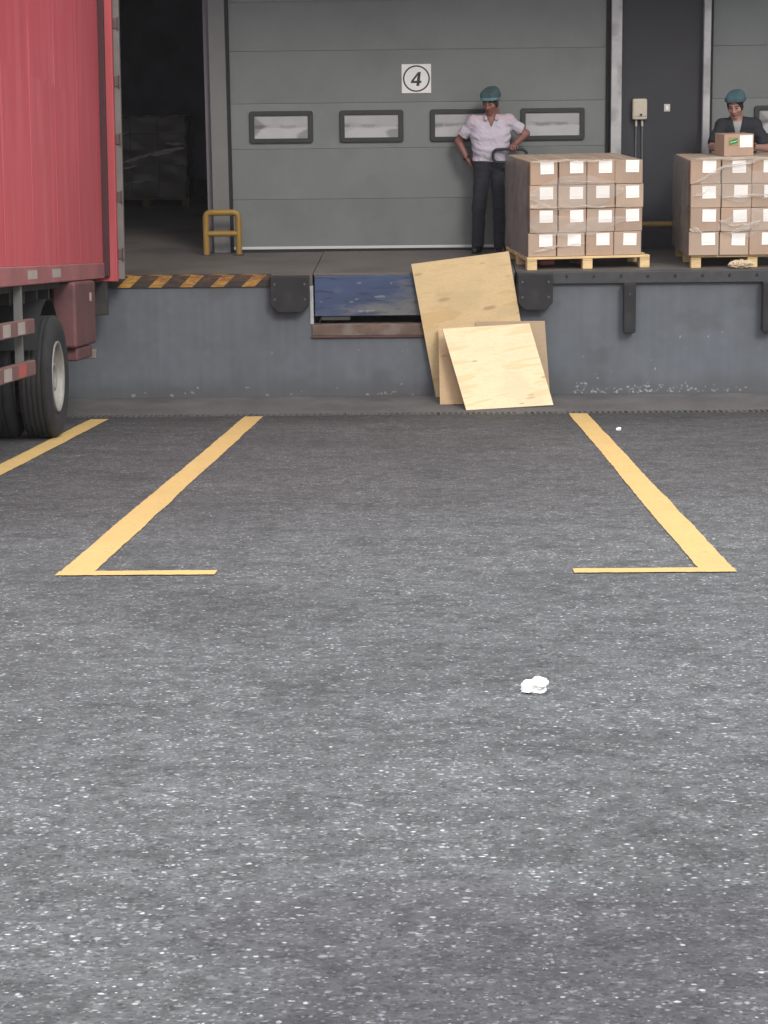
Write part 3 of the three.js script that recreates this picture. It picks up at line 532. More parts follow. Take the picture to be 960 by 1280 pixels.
// wrapped stack standing in the dark bay
{
  const P = [-4.05, DT, -8.9], shadedWood = std({ map: M.wood, color: [0.16, 0.14, 0.13], roughness: 0.9 }), tp = thing('wooden_pallet', 'wooden pallet in shadow inside the open bay', 'pallet', P, 'wooden pallets on the dock');  // pallet wood darkened to carry the shade inside the bay
  for (let i = 0; i < 6; i++) { const z = -1 + 0.06 + i * 0.178; add('deck_board', box(-0.6, 0.6, 0.106, 0.128, z - 0.05, z + 0.05), shadedWood, tp); }
  for (const x of [-0.55, 0, 0.55]) for (const z of [-0.05, -0.5, -0.95]) add('block', box(x - 0.05, x + 0.05, 0.001, 0.105, z - 0.05, z + 0.05), shadedWood, tp);
  const hs = ['lowest', 'second', 'third', 'fourth', 'fifth'], cs = ['left', 'middle', 'right'];
  for (let r = 0; r < 5; r++) for (let i = 0; i < 3; i++) carton([P[0] - 0.38 + i * 0.38, P[1] + 0.13 + r * 0.2215, P[2] - 0.45 + rr(-0.01, 0.01)], rr(-0.01, 0.01), 0.372, 0.22, 0.86, r * 3 + i, `dim wrapped carton in the dark bay, ${hs[r]} row up, ${cs[i]} column`, 'cartons in the dark bay', null);
  const t = thing('stretch_wrap', 'glinting stretch film with an added dark sheet dimming the stack inside the bay', 'stretch film', [0, 0, 0]);
  const dark = new THREE.MeshPhysicalMaterial({ color: new THREE.Color().setRGB(0.03, 0.024, 0.03), roughness: 0.35, transparent: true, opacity: 0.72, side: THREE.DoubleSide });  // dark film added over the stack to put the bay shade into colour
  for (const [a, b, o] of [[[-0.59, 0.005], [0.59, 0.005], V(0, 0, 1)], [[0.585, 0.0], [0.585, -0.9], V(1, 0, 0)]]) add('added_dark_film', ribbon(V(P[0] + a[0], P[1] + 0.69, P[2] + a[1]), V(P[0] + b[0], P[1] + 0.69, P[2] + b[1]), 1.12, 1.12, V(0, 1, 0), o, 33, 60, 60, 0.012, 1), dark, t);
  for (const [x0, y0, x1, y1, w] of [[-0.55, 0.86, -0.2, 0.9, 0.03], [0.3, 0.75, 0.56, 0.74, 0.04], [0.1, 0.6, 0.56, 0.69, 0.07], [-0.3, 0.5, 0.1, 0.6, 0.05], [-0.2, 0.22, 0.0, 0.24, 0.03], [-0.4, 0.4, -0.1, 0.44, 0.03]])
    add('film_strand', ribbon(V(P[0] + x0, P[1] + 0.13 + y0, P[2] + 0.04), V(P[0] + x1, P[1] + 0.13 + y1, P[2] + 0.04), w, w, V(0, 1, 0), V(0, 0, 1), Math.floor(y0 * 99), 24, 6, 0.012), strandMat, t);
}

// ---------------------------------------------------------------- litter
{
  const g = new THREE.IcosahedronGeometry(1, 4), p = g.attributes.position, v = V();
  for (let i = 0; i < p.count; i++) {
    v.fromBufferAttribute(p, i);
    const n = Math.abs(vnoise(v.x * 1.7 + 40, v.y * 1.7 + v.z * 2 + 40, 999, 999, 261) - 0.5) * 1.3 + 0.22 * (hash(Math.round(v.x * 50), Math.round(v.y * 50) * 131 + Math.round(v.z * 50), 267) - 0.5);
    v.multiplyScalar(0.6 + n); p.setXYZ(i, v.x * 0.05 + (v.x < -0.5 ? -0.008 : 0), Math.max(v.y * 0.026 + 0.008 * v.x, -0.02), v.z * 0.038);
  }
  g.computeVertexNormals(); const m = add('crumpled_tissue', boxUV(g), std({ color: [0.82, 0.82, 0.82], roughness: 0.9, flatShading: true })); m.position.set(0.338, rampY(14.72) + 0.025, 14.72);
  tag(m, 'crumpled white tissue lying on the open asphalt', 'litter');
  const s = add('paper_scrap', m.geometry.clone().scale(0.46, 0.5, 0.6), m.material); s.position.set(1.553, rampY(3.33) + 0.012, 3.33); tag(s, 'tiny white paper scrap on asphalt near the right bay line', 'litter');
}

// ---------------------------------------------------------------- truck, backed to the dock on the ramp
{
  const t = thing('box_truck', 'red box truck with faded side panel backed up to the dock at left', 'truck', [-3.2, 0, 1]);
  t.rotation.x = -Math.atan(SL);
  const redTex = colTex(1024, 512, 6, (u, v) => {
    const st = fbm(u * 60, v * 2.0, 60, 4, 401, 4), st2 = fbm(u * 170, v * 1, 170, 1, 405, 2), n = fbm(u * 5, v * 3, 5, 3, 407, 4), run = sstep(0.52, 0.75, fbm(u * 110, v * 3, 110, 3, 411, 3));
    let c = mul([0.54, 0.085, 0.105], 0.92 + 0.14 * (st - 0.5) + 0.05 * (st2 - 0.5) + 0.25 * (n - 0.4));
    c = mix(c, [0.56, 0.13, 0.15], 0.4 * sstep(0.5, 0.68, st) );
    return mix(c, [0.16, 0.045, 0.04], 0.14 * run * (0.4 + n));
  });
  const red = std({ map: redTex, roughness: 0.42 }), rail = mottled([0.3, 0.11, 0.108], 0.2, [0.18, 0.085, 0.08], 0.6, 1.1, 415, { roughness: 0.6 });
  const pale = mottled([0.36, 0.31, 0.28], 0.15, [0.3, 0.22, 0.2], 0.6, 0.3, 421, { roughness: 0.5 });
  // ribbed side panel: shallow vertical pressings
  {
    const s = new THREE.Shape(); let z = -0.1; s.moveTo(-0.39, 0); s.lineTo(9.6, 0); s.lineTo(9.6, 0.06); for (let q = 9.4; q > 0.1; q -= 1.2) { s.lineTo(q, 0.06); s.lineTo(q - 0.006, 0.056); s.lineTo(q - 0.014, 0.056); s.lineTo(q - 0.02, 0.06); } s.lineTo(-0.39, 0.06);
    const g = new THREE.ExtrudeGeometry(s, { depth: 2.75, bevelEnabled: false }); // shape x = along the truck, y = outwards
    g.applyMatrix4(new THREE.Matrix4().makeBasis(V(0, 0, 1), V(1, 0, 0), V(0, 1, 0)));
    g.translate(-0.14, 1.47, 0); g.index; const p = g.attributes.position; 
    add('side_panel', boxUV(g), red, t).material.side = THREE.DoubleSide;
  }
  add('box_body', [box(-2.5, -0.145, 1.4, 4.2, -0.5, 9.6)], red, t);
  add('lower_rail', box(-0.17, -0.066, 1.315, 1.468, -0.39, 9.6, 0.012), rail, t);
  for (const z of [-0.32, 2.2, 3.35, 5.4, 7.2]) add('reflector_tape', box(-0.0655, -0.0635, 1.36, 1.432, z, z + (z < 1 ? 0.25 : 0.42)), z < 1 ? std({ color: [0.2, 0.1, 0.15], roughness: 0.4 }) : pale, t);
  add('gap_shade_strip', box(-0.3, -0.02, 1.33, 4.2, -0.458, -0.4, 0.01), std({ color: [0.05, 0.012, 0.016], roughness: 0.7 }), t);  // solid dark strip standing in for the shaded gap by the post
  add('corner_post', box(-0.3, 0.05, 1.28, 4.2, -0.56, -0.46, 0.012), std({ map: redTex, color: [0.75, 0.75, 0.7], roughness: 0.5 }), t);
  add('door_edge', box(-0.2, 0.105, 1.3, 4.2, -0.635, -0.565, 0.01), mottled([0.15, 0.14, 0.133], 0.2, [0.16, 0.1, 0.09], 0.6, 0.8, 425, { roughness: 0.6 }), t);
  const hingeMat = mottled([0.1, 0.08, 0.075], 0.2, [0.1, 0.07, 0.06], 0.5, 0.5, 427);
  for (let y = 1.5; y < 4.2; y += 0.56) add('hinge', [box(0.05, 0.1, y, y + 0.1, -0.566, -0.553, 0.005), cyl(V(0.1, y - 0.01, -0.55), V(0.1, y + 0.11, -0.55), 0.011)], hingeMat, t);
  add('rear_frame', [box(-2.5, -0.25, 1.2, 1.35, -0.6, -0.2, 0.01), box(-0.32, -0.06, 0.95, 1.3, -0.56, -0.48, 0.01)], M.chassis, t);
  add('floor_frame', [box(-2.46, -0.16, 1.26, 1.392, -0.4, 9.6)], M.chassis, t);
  for (let z = 0.2; z < 9.4; z += 0.6) add('cross_member', box(-2.4, -0.2, 1.16, 1.258, z, z + 0.08), M.chassis, t);
  for (const x of [-0.95, -1.75]) add('chassis_beam', box(x - 0.04, x + 0.04, 0.9, 1.158, -0.3, 9.6), M.chassis, t);
  add('axle', cyl(V(-2.3, 0.5, 2.62), V(-0.2, 0.5, 2.62), 0.08), M.chassis, t);
  const spring = box(-1.0, -0.9, 0.62, 0.75, 1.9, 3.4, 0.02); add('leaf_spring', [spring, box(-1.8, -1.7, 0.62, 0.75, 1.9, 3.4, 0.02)], M.chassis, t);
  // wheels
  const tyreGeo = (() => {
    const R = 0.52, prof = [[0.285, 0.02], [0.31, 0.03], [0.36, 0.01], [0.43, 0.0], [0.485, 0.012], [0.51, 0.035]];
    for (let i = 0; i < 5; i++) { const y = 0.045 + i * 0.042; prof.push([R, y], [R, y + 0.03], [R - 0.012, y + 0.032], [R - 0.012, y + 0.04]); }
    prof.push([R, 0.255], [0.5, 0.268], [0.43, 0.28], [0.33, 0.275], [0.285, 0.25], [0.285, 0.02]);
    const g = new THREE.LatheGeometry(prof.map(([r, y]) => new THREE.Vector2(r, -y)), 64); g.rotateZ(-Math.PI / 2); g.scale(1, 1, 1); return boxUV(g);
  })();
  const rimGeo = (() => { const prof = [[0.0, 0.075], [0.085, 0.075], [0.09, 0.05], [0.12, 0.05], [0.125, 0.1], [0.2, 0.12], [0.25, 0.11], [0.268, 0.03], [0.29, 0.012], [0.302, 0.016], [0.302, 0.03], [0.28, 0.14], [0.0, 0.16]]; const g = new THREE.LatheGeometry(prof.map(([r, y]) => new THREE.Vector2(r, -y)), 48); g.rotateZ(-Math.PI / 2); return boxUV(g); })();
  const rimMat = mottled([0.27, 0.255, 0.235], 0.25, [0.15, 0.13, 0.11], 0.6, 0.4, 431, { roughness: 0.5, metalness: 0.2 });
  for (const [x, flip] of [[-0.02, 1], [-0.35, 1], [-2.17, 1], [-2.5, 1]]) {
    const w = new THREE.Group(); w.name = 'wheel'; t.add(w); w.position.set(x, 0.522, 2.62);
    add('tyre', tyreGeo, M.tyre, w); add('rim', rimGeo, rimMat, w);
    if (x > -0.1) for (let k = 0; k < 8; k++) { const a = k / 8 * Math.PI * 2; add('wheel_nut', cyl(V(-0.105, Math.cos(a) * 0.16, Math.sin(a) * 0.16), V(-0.07, Math.cos(a) * 0.16, Math.sin(a) * 0.16), 0.016, 0.013, 6), M.chassis, w); }
  }
  add('mudguard', (() => { const g = new THREE.CylinderGeometry(0.62, 0.62, 0.62, 24, 1, true, 0.35, Math.PI - 0.7); g.rotateZ(Math.PI / 2); g.translate(-0.42, 0.56, 2.62); return boxUV(g); })(), std({ color: [0.012, 0.012, 0.013], roughness: 0.85, side: THREE.DoubleSide }), t);
  const boxRed = mottled([0.13, 0.05, 0.052], 0.2, [0.06, 0.035, 0.033], 0.5, 0.6, 435, { roughness: 0.55 });  // box red lowered to carry the shade under the truck body
  add('side_box', [box(-0.24, -0.02, 0.72, 1.31, 0.55, 1.7, 0.03)], boxRed, t);
  add('box_latch', box(-0.02, -0.008, 1.12, 1.2, 0.85, 0.92, 0.004), pale, t);
  add('box_skirt', box(-0.22, -0.03, 0.6, 0.715, 0.75, 1.6, 0.02), boxRed, t);
  add('rear_bumper', [box(-2.4, -0.1, 0.55, 0.64, 0.0, 0.1, 0.012)], mottled([0.2, 0.17, 0.15], 0.2, [0.12, 0.08, 0.07], 0.5, 0.6, 437), t);
  for (const x of [-0.95, -1.75]) add('bumper_bracket', box(x - 0.03, x + 0.03, 0.64, 0.9, 0.02, 0.08), M.chassis, t);
  const guard = mottled([0.17, 0.085, 0.075], 0.25, [0.09, 0.06, 0.052], 0.5, 0.5, 441, { roughness: 0.6 });  // guard red darkened in place of underbody shade
  for (const [y0, y1] of [[0.93, 1.05], [0.6, 0.72]]) {
    add('side_guard', box(-0.09, -0.03, y0, y1, 3.72, 8.8, 0.01), guard, t);
    for (const z of [4.15, 4.75, 5.6, 6.6]) add('reflector_tape', box(-0.0295, -0.0275, y0 + 0.012, y1 - 0.012, z, z + 0.3), z < 4.5 && y0 < 0.7 ? std({ color: [0.4, 0.08, 0.07], roughness: 0.5 }) : pale, t);
  }
  for (const z of [3.9, 5.9, 7.9]) add('guard_bracket', box(-0.15, -0.092, 0.62, 1.33, z, z + 0.07), M.post, t);
  add('fuel_tank', (() => { const g = new RoundedBoxGeometry(0.6, 0.55, 1.4, 4, 0.12); g.translate(-0.55, 0.75, 6.2); return boxUV(g); })(), M.chassis, t);
}

// ---------------------------------------------------------------- people
// surface nets: a smooth mesh of the zero level of f inside a box
function nets(f, lo, hi, cell, colour) {
  const nx = Math.ceil((hi[0] - lo[0]) / cell) + 1, ny = Math.ceil((hi[1] - lo[1]) / cell) + 1, nz = Math.ceil((hi[2] - lo[2]) / cell) + 1;
  const F = new Float32Array(nx * ny * nz), id = new Int32Array(nx * ny * nz).fill(-1), I = (x, y, z) => (z * ny + y) * nx + x;
  for (let z = 0; z < nz; z++) for (let y = 0; y < ny; y++) for (let x = 0; x < nx; x++) F[I(x, y, z)] = f(lo[0] + x * cell, lo[1] + y * cell, lo[2] + z * cell);
  const p = [], ix = [];
  for (let z = 0; z < nz - 1; z++) for (let y = 0; y < ny - 1; y++) for (let x = 0; x < nx - 1; x++) {
    let n = 0, sx = 0, sy = 0, sz = 0;
    const v = (a, b, c) => F[I(x + a, y + b, z + c)], edge = (a, b, c, d, e, g) => { const u = v(a, b, c), w = v(d, e, g); if ((u < 0) === (w < 0)) return; const t = u / (u - w); sx += a + (d - a) * t; sy += b + (e - b) * t; sz += c + (g - c) * t; n++; };
    const s = v(0, 0, 0) < 0; let same = true; for (let k = 1; k < 8; k++) if ((v(k & 1, (k >> 1) & 1, k >> 2) < 0) !== s) { same = false; break; }
    if (same) continue;
    for (const b of [0, 1]) for (const c of [0, 1]) { edge(0, b, c, 1, b, c); edge(b, 0, c, b, 1, c); edge(b, c, 0, b, c, 1); }
    id[I(x, y, z)] = p.length / 3; p.push(lo[0] + (x + sx / n) * cell, lo[1] + (y + sy / n) * cell, lo[2] + (z + sz / n) * cell);
  }
  const quad = (a, b, c, d, flip) => { if (a < 0 || b < 0 || c < 0 || d < 0) return; flip ? ix.push(a, b, c, a, c, d) : ix.push(a, c, b, a, d, c); };
  for (let z = 1; z < nz - 1; z++) for (let y = 1; y < ny - 1; y++) for (let x = 1; x < nx - 1; x++) {
    const o = F[I(x, y, z)] < 0;
    if (o !== (F[I(x + 1, y, z)] < 0)) quad(id[I(x, y - 1, z - 1)], id[I(x, y, z - 1)], id[I(x, y, z)], id[I(x, y - 1, z)], o);
    if (o !== (F[I(x, y + 1, z)] < 0)) quad(id[I(x - 1, y, z - 1)], id[I(x - 1, y, z)], id[I(x, y, z)], id[I(x, y, z - 1)], o);
    if (o !== (F[I(x, y, z + 1)] < 0)) quad(id[I(x - 1, y - 1, z)], id[I(x, y - 1, z)], id[I(x, y, z)], id[I(x - 1, y, z)], o);
  }
  const nr = new Float32Array(p.length), cl = new Float32Array(p.length), e = cell * 0.6;
  for (let i = 0; i < p.length; i += 3) {
    const [x, y, z] = [p[i], p[i + 1], p[i + 2]], a = f(x + e, y, z) - f(x - e, y, z), b = f(x, y + e, z) - f(x, y - e, z), c = f(x, y, z + e) - f(x, y, z - e), l = Math.hypot(a, b, c) || 1;
    nr[i] = a / l; nr[i + 1] = b / l; nr[i + 2] = c / l;
    const q = colour ? colour(x, y, z) : [1, 1, 1]; cl[i] = q[0]; cl[i + 1] = q[1]; cl[i + 2] = q[2];
  }
  const g = new THREE.BufferGeometry();
  g.setAttribute('position', new THREE.Float32BufferAttribute(p, 3)); g.setAttribute('normal', new THREE.BufferAttribute(nr, 3)); g.setAttribute('color', new THREE.BufferAttribute(cl, 3)); g.setIndex(ix);
  return g;
}
const smin = (a, b, k) => { const h = Math.max(k - Math.abs(a - b), 0) / k; return Math.min(a, b) - h * h * k * 0.25; };
const cap = (x, y, z, a, b, ra, rb, fl = 1) => {
  const dx = b[0] - a[0], dy = b[1] - a[1], dz = (b[2] - a[2]) / fl, px = x - a[0], py = y - a[1], pz = (z - a[2]) / fl;
  const t = clamp((px * dx + py * dy + pz * dz) / (dx * dx + dy * dy + dz * dz || 1e-9));
  return Math.hypot(px - t * dx, py - t * dy, pz - t * dz) - ra - (rb - ra) * t;
};
const ell = (x, y, z, c, r) => { const a = (x - c[0]) / r[0], b = (y - c[1]) / r[1], d = (z - c[2]) / r[2], k = Math.hypot(a, b, d); return k < 1e-6 ? -Math.min(...r) : k * (k - 1) / Math.hypot(a / r[0], b / r[1], d / r[2]); };
const wob = (x, y, z, f) => vnoise(x * f + 50, y * f + z * f * 0.7 + 50, 9999, 9999, 501) - 0.5;
const P3 = (a, b, t) => [a[0] + (b[0] - a[0]) * t, a[1] + (b[1] - a[1]) * t, a[2] + (b[2] - a[2]) * t];

function skull(x, y, z) { return smin(ell(x, y, z, [0, 0.03, -0.012], [0.076, 0.094, 0.094]), ell(x, y, z, [0, -0.045, 0.02], [0.056, 0.076, 0.07]), 0.035); }
function headSDF(x, y, z) {
  let d = skull(x, y, z); const ax = Math.abs(x);
  d = smin(d, cap(ax, y, z, [0, 0.022, 0.083], [0.042, 0.026, 0.072], 0.009, 0.008), 0.014);
  d = smin(d, ell(ax, y, z, [0.04, -0.028, 0.062], [0.02, 0.018, 0.016]), 0.02);
  d = Math.max(d, -ell(ax, y, z, [0.031, 0.006, 0.097], [0.018, 0.011, 0.016]));
  d = smin(d, Math.hypot(ax - 0.031, y - 0.006, z - 0.074) - 0.0125, 0.003);
  d = smin(d, cap(x, y, z, [0, 0.012, 0.087], [0, -0.028, 0.108], 0.008, 0.0115), 0.012);
  d = smin(d, cap(ax, y, z, [0, -0.034, 0.098], [0.013, -0.034, 0.09], 0.008, 0.008), 0.008);
  d = smin(d, cap(ax, y, z, [0, -0.061, 0.09], [0.021, -0.063, 0.078], 0.0065, 0.004), 0.005);
  d = smin(d, cap(ax, y, z, [0, -0.072, 0.089], [0.017, -0.07, 0.079], 0.0075, 0.004), 0.005);
  d = smin(d, Math.hypot(x, y + 0.102, z - 0.066) - 0.019, 0.025);
  const ear = Math.max(ell(ax, y, z, [0.077, -0.002, -0.012], [0.013, 0.033, 0.021]), -ell(ax, y, z, [0.09, 0.0, -0.005], [0.008, 0.02, 0.011]));
  d = smin(d, ear, 0.008);
  return smin(d, cap(x, y, z, [0, -0.05, -0.02], [0, -0.15, -0.035], 0.054, 0.056), 0.03);
}
function handGeo(wrist, dir, palm, side, curl, skin) { // fingers along dir, palm faces palm; side = +1 when the thumb lies at dir x palm
  const xs = [0.032, 0.011, -0.011, -0.031], ln = [0.9, 1, 0.94, 0.74], S = [];
  const bones = [];
  xs.forEach((x, i) => {
    bones.push([[x * 0.55, 0.012, 0], [x, 0.085 + (i === 1 ? 0.006 : i === 3 ? -0.008 : 0), 0.002], 0.0125, 0.0105, 1]);
    let p = [x, 0.085 + (i === 1 ? 0.006 : i === 3 ? -0.008 : 0), 0.002], a = 0; const fan = x * 0.8;
    [0.046, 0.029, 0.022].forEach((l, k) => { a += curl[k] * (1 + 0.08 * (i - 1)); const q = [p[0] + fan * l, p[1] + Math.cos(a) * l * ln[i], p[2] + Math.sin(a) * l * ln[i]]; bones.push([p, q, 0.0092 - 0.0009 * k, 0.0086 - 0.0011 * k, 0]); p = q; });
  });
  const f = (x, y, z) => {
    let d = cap(x, y, z, [0, -0.035, 0], [0, 0.02, 0], 0.026, 0.027, 0.75), palmD = d;
    for (const b of bones) if (b[4]) palmD = smin(palmD, cap(x, y, z, b[0], b[1], b[2], b[3]), 0.014);
    palmD = smin(palmD, ell(x, y, z, [0.02, 0.035, 0.008], [0.018, 0.03, 0.014]), 0.014);
    let fg = 1; for (const b of bones) if (!b[4]) fg = Math.min(fg, cap(x, y, z, b[0], b[1], b[2], b[3]));
    let th = cap(x, y, z, [0.024, 0.022, 0.006], [0.047, 0.052, 0.016], 0.0125, 0.0105); th = smin(th, cap(x, y, z, [0.047, 0.052, 0.016], [0.05, 0.082, 0.03], 0.0102, 0.0085), 0.004);
    return smin(smin(palmD, fg, 0.007), th, 0.008);
  };
  const g = nets(f, [-0.075, -0.06, -0.04], [0.085, 0.215, 0.12], 0.0034, () => skin);
  const y = V(...dir).normalize(), z = V(...palm); z.addScaledVector(y, -z.dot(y)).normalize(); const x = y.clone().cross(z).multiplyScalar(side);
  const m = new THREE.Matrix4().makeBasis(x, y, z).setPosition(...wrist);
  g.applyMatrix4(m);
  if (side < 0) { const ix = g.index.array; for (let i = 0; i < ix.length; i += 3) { const t = ix[i]; ix[i] = ix[i + 1]; ix[i + 1] = t; } }
  return g;
}
function makePerson(J) {
  const t = thing('person', J.label, 'person', J.at, undefined);
  const S = J.skin, [nx, ny, nz] = J.neck, tilt = (y) => J.lean * Math.max(0, y - 0.95);
  const torso = (x, y, z, o) => { // leaning trunk
    const c = J.cx * clamp((y - 0.95) / 0.5), X = x - c, Z = z - tilt(y) - J.hipz, s = J.wide;
    let d = cap(X, y, Z, [-0.075 * s, 0.94, 0], [0.075 * s, 0.94, 0], 0.1 + o, 0.1 + o, 0.95);
    d = smin(d, cap(X, y, Z, [-0.06 * s, 1.1, 0.005], [0.06 * s, 1.1, 0.005], J.waistR + o, J.waistR + o, 0.92), 0.08);
    d = smin(d, cap(X, y, Z, [-0.085 * s, 1.26, 0], [0.085 * s, 1.26, 0], 0.115 + o, 0.115 + o, 0.88), 0.08);
    for (const q of ['L', 'R']) d = smin(d, cap(x, y, z, J['sh' + q], [nx, ny - 0.07, nz], 0.056 + o, 0.062 + o), 0.07);
    return d;
  };
  const arm = (x, y, z, q, o) => smin(cap(x, y, z, J['sh' + q], J['el' + q], 0.052 + o, 0.041 + o), cap(x, y, z, J['el' + q], J['wr' + q], 0.042 + o, 0.027 + o), 0.015);
  const leg = (x, y, z, q, o, k) => smin(cap(x, y, z, J['hip' + q], J['kn' + q], 0.085 + o, 0.056 + o + k), cap(x, y, z, J['kn' + q], J['an' + q], 0.056 + o + k, 0.04 + o + 1.5 * k), 0.02);
  const foot = (x, y, z, q, o) => { const a = J['an' + q], b = J['toe' + q]; return Math.max(smin(cap(x, y, z, [a[0], 0.045, a[2] - 0.03], [b[0], 0.034, b[2]], 0.036 + o, 0.032 + o), cap(x, y, z, a, [a[0], 0.05, a[2]], 0.038 + o, 0.04 + o), 0.03), 0.004 - y); };
  const head = J.head, R = new THREE.Matrix4().makeRotationFromEuler(new THREE.Euler(J.face[0], J.face[1], J.face[2], 'YXZ')).scale(V(1.07, 1.05, 1.07)).setPosition(...head), inv = R.clone().invert();
  const body = (x, y, z) => {
    let d = torso(x, y, z, -0.012);
    d = smin(d, cap(x, y, z, [nx, ny - 0.06, nz], [head[0] - 0.0, head[1] - 0.07, head[2] - 0.02], 0.058, 0.054), 0.03);
    for (const q of ['L', 'R']) { d = smin(d, arm(x, y, z, q, 0), 0.03); d = smin(d, Math.min(leg(x, y, z, q, -0.006, 0)), 0.03); d = smin(d, foot(x, y, z, q, -0.01), 0.02); }
    return d;
  };
  const lo = [-0.5, -0.02, -0.35], hi = [0.58, head[1] - 0.02, 0.62];
  const gs = [nets(body, lo, hi, 0.0125, () => S)];
  const hg = nets(headSDF, [-0.11, -0.17, -0.13], [0.11, 0.14, 0.14], 0.0042, (x, y, z) => {
    const ax = Math.abs(x), d = Math.hypot(ax - 0.031, y - 0.006);
    if (z > 0.06 && d < 0.0125 && z < 0.0885 && Math.abs(y - 0.006) < 0.0075) return d < 0.006 ? [0.02, 0.013, 0.01] : [0.2, 0.17, 0.15];
    if (z > 0.06 && Math.abs(y - 0.028 + 0.1 * Math.max(0, ax - 0.035)) < 0.0055 && ax > 0.012 && ax < 0.05) return [0.03, 0.022, 0.02];
    if (z > 0.07 && Math.abs(y + 0.067) < 0.011 && ax < 0.024) return Math.abs(y + 0.0665) < 0.002 ? mul(S, 0.3) : [S[0] * 0.85, S[1] * 0.55, S[2] * 0.55];
    return [S[0] * (1 + (ax > 0.025 && y < 0 ? 0.06 : 0)), S[1], S[2]];
  });
  hg.applyMatrix4(R); gs.push(hg);
  for (const h of J.hands) gs.push(handGeo(...h, S));
  for (const g of gs) g.deleteAttribute('uv');
  const skinMat = std({ vertexColors: true, roughness: 0.55 });
  const bm = new THREE.Mesh(mergeGeometries(gs.map((g) => g.toNonIndexed())), skinMat); bm.name = 'body'; bm.castShadow = bm.receiveShadow = true; t.add(bm);
  // hair
  add('hair', nets((x, y, z) => Math.max(skull(x, y, z) - 0.008 - 0.003 * wob(x, y, z, 90), z - 0.05 - 0.4 * y, -0.055 - y), [-0.1, -0.07, -0.13], [0.1, 0.13, 0.12], 0.006).applyMatrix4(R), std({ color: [0.015, 0.013, 0.012], roughness: 0.7 }), t);
  // bouffant cap with gathered band
  const rim = (x, y, z) => y - J.rim - 0.32 * z;
  const bou = (x, y, z) => { const a = Math.atan2(z, x), up = clamp((y + 0.02) / 0.1), pl = 0.005 * Math.sin(a * 22 + 4 * wob(x, y, z, 30)) * (1 - up * 0.7) + 0.012 * wob(x, y, z, 20) + 0.03 * wob(x, y, z, 11); return ell(x, y, z, [0, 0.058, -0.016], [0.097 * J.puff, 0.078 * J.puff, 0.11 * J.puff]) + pl; };
  add('cap', nets((x, y, z) => Math.max(bou(x, y, z), -rim(x, y, z) + 0.004), [-0.12, -0.06, -0.15], [0.12, 0.17, 0.12], 0.005).applyMatrix4(R), std({ color: J.capColour, roughness: 0.8 }), t);
  add('cap_band', nets((x, y, z) => Math.hypot(Math.max(Math.abs(bou(x, y, z) + 0.006) - 0.004, 0), Math.max(Math.abs(rim(x, y, z)) - 0.012, 0)) - 0.004, [-0.12, -0.06, -0.15], [0.12, 0.13, 0.12], 0.004).applyMatrix4(R), std({ color: J.bandColour, roughness: 0.8 }), t);
  // shirt or jacket with short sleeves and an open collar
  const vee = (x, y, z) => { const X = Math.abs(x - nx), zz = z - nz; return Math.min(Math.max(X - J.vw * (y - J.vy), J.vy - y, 0.02 - zz), Math.max(Math.hypot(X, zz - 0.01) - 0.066, ny - 0.02 - y)); };
  const sleeve = (x, y, z, q) => { const a = J['sh' + q], b = J['el' + q], e = P3(a, b, J.sleeve), dx = b[0] - a[0], dy = b[1] - a[1], dz = b[2] - a[2], L = Math.hypot(dx, dy, dz); return Math.max(cap(x, y, z, a, b, 0.063, 0.07), ((x - e[0]) * dx + (y - e[1]) * dy + (z - e[2]) * dz) / L); };
  const wr = (x, y, z) => 0.012 * wob(x * 0.6, y * 1.6, z, 16) + 0.007 * wob(x + y * 0.5, y, z, 38) + 0.004 * Math.sin(y * 46 + 3 * x + 6 * wob(x, y, z, 9)) * clamp((1.2 - y) * 5);
  const shirt = (x, y, z) => {
    let d = torso(x, y, z, J.loose); d = smin(d, sleeve(x, y, z, 'L'), 0.03); d = smin(d, sleeve(x, y, z, 'R'), 0.03); d += wr(x, y, z);
    d = Math.max(d, J.hem + 0.01 * wob(x, 0, z, 12) - y);
    d = Math.max(d, -vee(x, y, z));
    for (const s of [-1, 1]) { d = smin(d, cap(x, y, z, [nx + s * 0.062, ny + 0.012, nz - 0.02], [nx + s * (J.vw * (J.vy + 0.07 - J.vy) + 0.028), J.vy + 0.09, nz + 0.098], 0.014, 0.02, 0.7), 0.01); d = smin(d, cap(x, y, z, [nx + s * 0.062, ny + 0.012, nz - 0.02], [nx, ny + 0.022, nz - 0.06], 0.014, 0.014), 0.01); }
    return d;
  };
  add('shirt', nets(shirt, [-0.52, 0.88, -0.32], [0.56, ny + 0.06, 0.4], 0.0095, J.shirtColour), std({ vertexColors: true, roughness: 0.85 }), t);
  if (J.inner) add('undershirt', nets((x, y, z) => Math.max(torso(x, y, z, -0.002), y - ny + 0.0, 1.1 - y), [-0.3, 1.08, -0.3], [0.3, ny + 0.03, 0.35], 0.012), std({ color: J.inner, roughness: 0.85 }), t);
  const pants = (x, y, z) => { let d = Math.max(torso(x, y, z, 0.006), y - J.waist); let l = 1; for (const q of ['L', 'R']) l = Math.min(l, leg(x, y, z, q, 0.008, 0.012)); return Math.max(smin(d, l, 0.03) + 0.008 * wob(x, y * 2, z, 15) + 0.004 * wob(x, y, z, 40), 0.055 - y, y - J.waist); };
  add('trousers', nets(pants, [-0.34, 0.03, -0.3], [0.34, J.waist + 0.03, 0.32], 0.011), std({ color: J.trousers, roughness: 0.9 }), t);
  for (const q of ['L', 'R']) { const a = J['an' + q]; add('shoe', nets((x, y, z) => Math.max(foot(x, y, z, q, 0.006), y - 0.1), [a[0] - 0.12, -0.01, a[2] - 0.1], [a[0] + 0.12, 0.13, a[2] + 0.24], 0.007), std({ color: [0.014, 0.014, 0.016], roughness: 0.5 }), t); }
